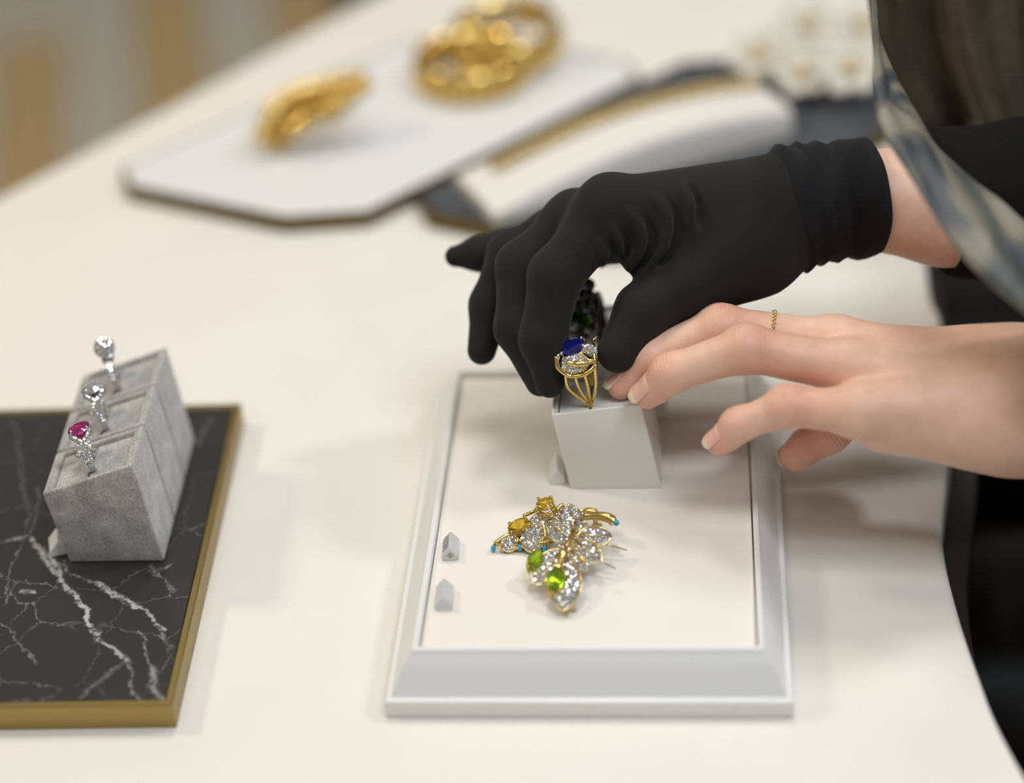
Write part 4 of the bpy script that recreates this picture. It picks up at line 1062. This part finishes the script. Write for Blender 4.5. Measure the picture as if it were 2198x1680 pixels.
# ---- clothing
Fs = Field((150, -420, -330), (760, 420, 480), 6.0); ds = Fs.new()
Fs.cone(ds, (500, 30, -120), (495, 30, 230), 135, 125, 20)
Fs.cone(ds, (510, -60, 0), (505, -60, 230), 110, 100, 30); Fs.cone(ds, (510, 120, 0), (505, 120, 230), 110, 100, 30)
Fs.cone(ds, (490, 200, 255), np.array([430, 190, 150]), 62, 52, 25)
Fs.cone(ds, np.array([430, 190, 150]), G(2500, 440, 60), 52, 44, 20)
Fs.cone(ds, (490, -150, 255), (430, -172, 122), 62, 46, 25)
V, Fc = Fs.mesh(ds); mesh_obj('dress', V, Fc, 'black', person)
def sleeve(name, a, c, r0, r1, matn='black', shear=0.0):
    a = np.asarray(a, float); c = np.asarray(c, float); d_ = unit(c - a); e = unit(np.cross(d_, (0, 0, 1))); g_ = np.cross(e, d_); b = MB(); rings = []
    for t, k in ((.02, .90), (0, .94), (0, 1.0), (.04, 1.03), (.2, 1.0), (.35, 1.05), (.5, 1.0), (.7, 1.06), (1, 1.05)):
        r = (r0 + (r1 - r0) * t) * k; rings.append([a + (c - a) * t - d_ * shear * math.sin(q) * (1 - t) + r * (math.cos(q) * e + math.sin(q) * g_) * (1 + .02 * math.sin(4 * q + 9 * t)) for q in np.linspace(0, 2 * math.pi, 33)[:-1]])
    b.loft(rings, cap=False); b.build(name, matn, person)
sleeve('sleeve', G(2004, 436, 24), G(2560, 440, 62), 29, 46, shear=9.0)
sleeve('sleeve', wc + (np.array([420, -168, 118.0]) - wc) * .42, np.array([432, -170, 122.0]), 36, 48)
# lap / skirt of the seated figure beyond the table edge
Fk = Field((120, -430, -330), (700, 400, 60), 5.0); sk_ = Fk.new()
Fk.cone(sk_, (480, 150, -170), (200, 170, -165), 95, 86, 25); Fk.cone(sk_, (480, 240, -170), (230, 275, -165), 95, 84, 40); Fk.cone(sk_, (480, -60, -185), (190, -40, -185), 100, 90, 40)
Fk.cone(sk_, (480, -180, -150), (270, -210, -125), 100, 84, 40); Fk.cone(sk_, (500, -160, -160), (500, 170, -160), 130, 130, 30)
for k in range(7):   # folds running along the lap
    yy = -265 + k * 30
    Fk.cone(sk_, (262 - k * 2, yy, -58 - abs(k - 2) * 5), (420, yy + 45, -48 - abs(k - 2) * 5), 10, 14, 14)
V, Fc = Fk.mesh(sk_); mesh_obj('skirt', V, Fc, 'satin', person)
# scarf border sweeping in front of the gloved arm
Ls = [(1862, -60, -10), (1871, 0, -20), (1877, 167, -45), (1890, 267, -60), (1937, 354, -70), (2008, 467, -78), (2067, 550, -82), (2133, 617, -85), (2205, 678, -86), (2330, 770, -84)]
Rs = [(1866, -60, 30), (1877, 0, 18), (1890, 83, 2), (1925, 167, -20), (1979, 258, -38), (2017, 317, -46), (2092, 388, -52), (2150, 432, -54), (2205, 478, -56), (2330, 570, -54)]
nk0 = [np.array([478, 118, 372.0]), np.array([430, 150, 362.0]), np.array([300, 140, 300.0])]      # from the nape ...
nk1 = [np.array([352, -95, 250.0]), np.array([412, -60, 330.0]), np.array([476, -30, 366.0])]      # ... and back up over the chest
lp = catmull(nk0 + [G(1890, -330, 5), G(1866, -190, -4)] + [G(*p) for p in Ls] + nk1, 6)
rp = catmull([p + np.array([14, 4, -16.0]) for p in nk0] + [G(1902, -330, 40), G(1874, -190, 36)] + [G(*p) for p in Rs] + [p + np.array([10, 34, 8.0]) for p in nk1], 6)
b = MB(); vs = []; f = []; NW = 9
for side in (0, 1):
    for i in range(len(lp)):
        for j in range(NW):
            t = j / (NW - 1); p = lp[i] * (1 - t) + rp[i] * t; p = p - fwd * (6 * math.sin(math.pi * t) + 1.5 * math.sin(t * 9 + i * .25)) + fwd * side * 1.2
            vs.append(p)
n0 = len(lp) * NW
for i in range(len(lp) - 1):
    for j in range(NW - 1):
        a = i * NW + j; f.append((a, a + 1, a + NW + 1, a + NW)); a += n0; f.append((a, a + NW, a + NW + 1, a + 1))
    for j in (0, NW - 1):
        a = i * NW + j; f.append((a, a + NW, a + NW + n0, a + n0))
for j in range(NW - 1):
    for i in (0, len(lp) - 1):
        a = i * NW + j; f.append((a, a + 1, a + 1 + n0, a + n0))
b.add(vs, f); sc = b.build('scarf', 'silk', person)
sc['label'] = 'beige and grey patterned scarf'
# dark brown inner drape of the scarf
b = MB(); vs = []; f = []; NX, NY = 41, 13
for side in (0, 1):
    for i in range(NX):
        for j in range(NY):
            s_, t = i / (NX - 1), j / (NY - 1)
            y = -140 + 430 * t; xl = float(np.interp(y, [-140, 0, 83, 167, 258, 317], [1846, 1862, 1876, 1908, 1960, 2000])); x = xl + (2950 - xl) * s_; y = y - 200 * max(0, s_ - .35) * (1 - .4 * t)
            fold = 10 * math.sin(s_ * 26) + 7 * math.sin(s_ * 57 + 2 * t)
            vs.append(G(x, y, 75 + fold + 20 * t + 1.5 * side))
n0 = NX * NY
for i in range(NX - 1):
    for j in range(NY - 1):
        a = i * NY + j; f.append((a, a + 1, a + NY + 1, a + NY)); a += n0; f.append((a, a + NY, a + NY + 1, a + 1))
for i in range(NX - 1):
    for j in (0, NY - 1): a = i * NY + j; f.append((a, a + NY, a + NY + n0, a + n0))
for j in range(NY - 1):
    for i in (0, NX - 1): a = i * NY + j; f.append((a, a + 1, a + 1 + n0, a + n0))
b.add(vs, f); b.build('scarf_lining', 'brown', sc)['label'] = 'dark brown silk drape'

for o in bpy.data.objects:
    for k in ('_org', '_inv'):
        if k in o: del o[k]
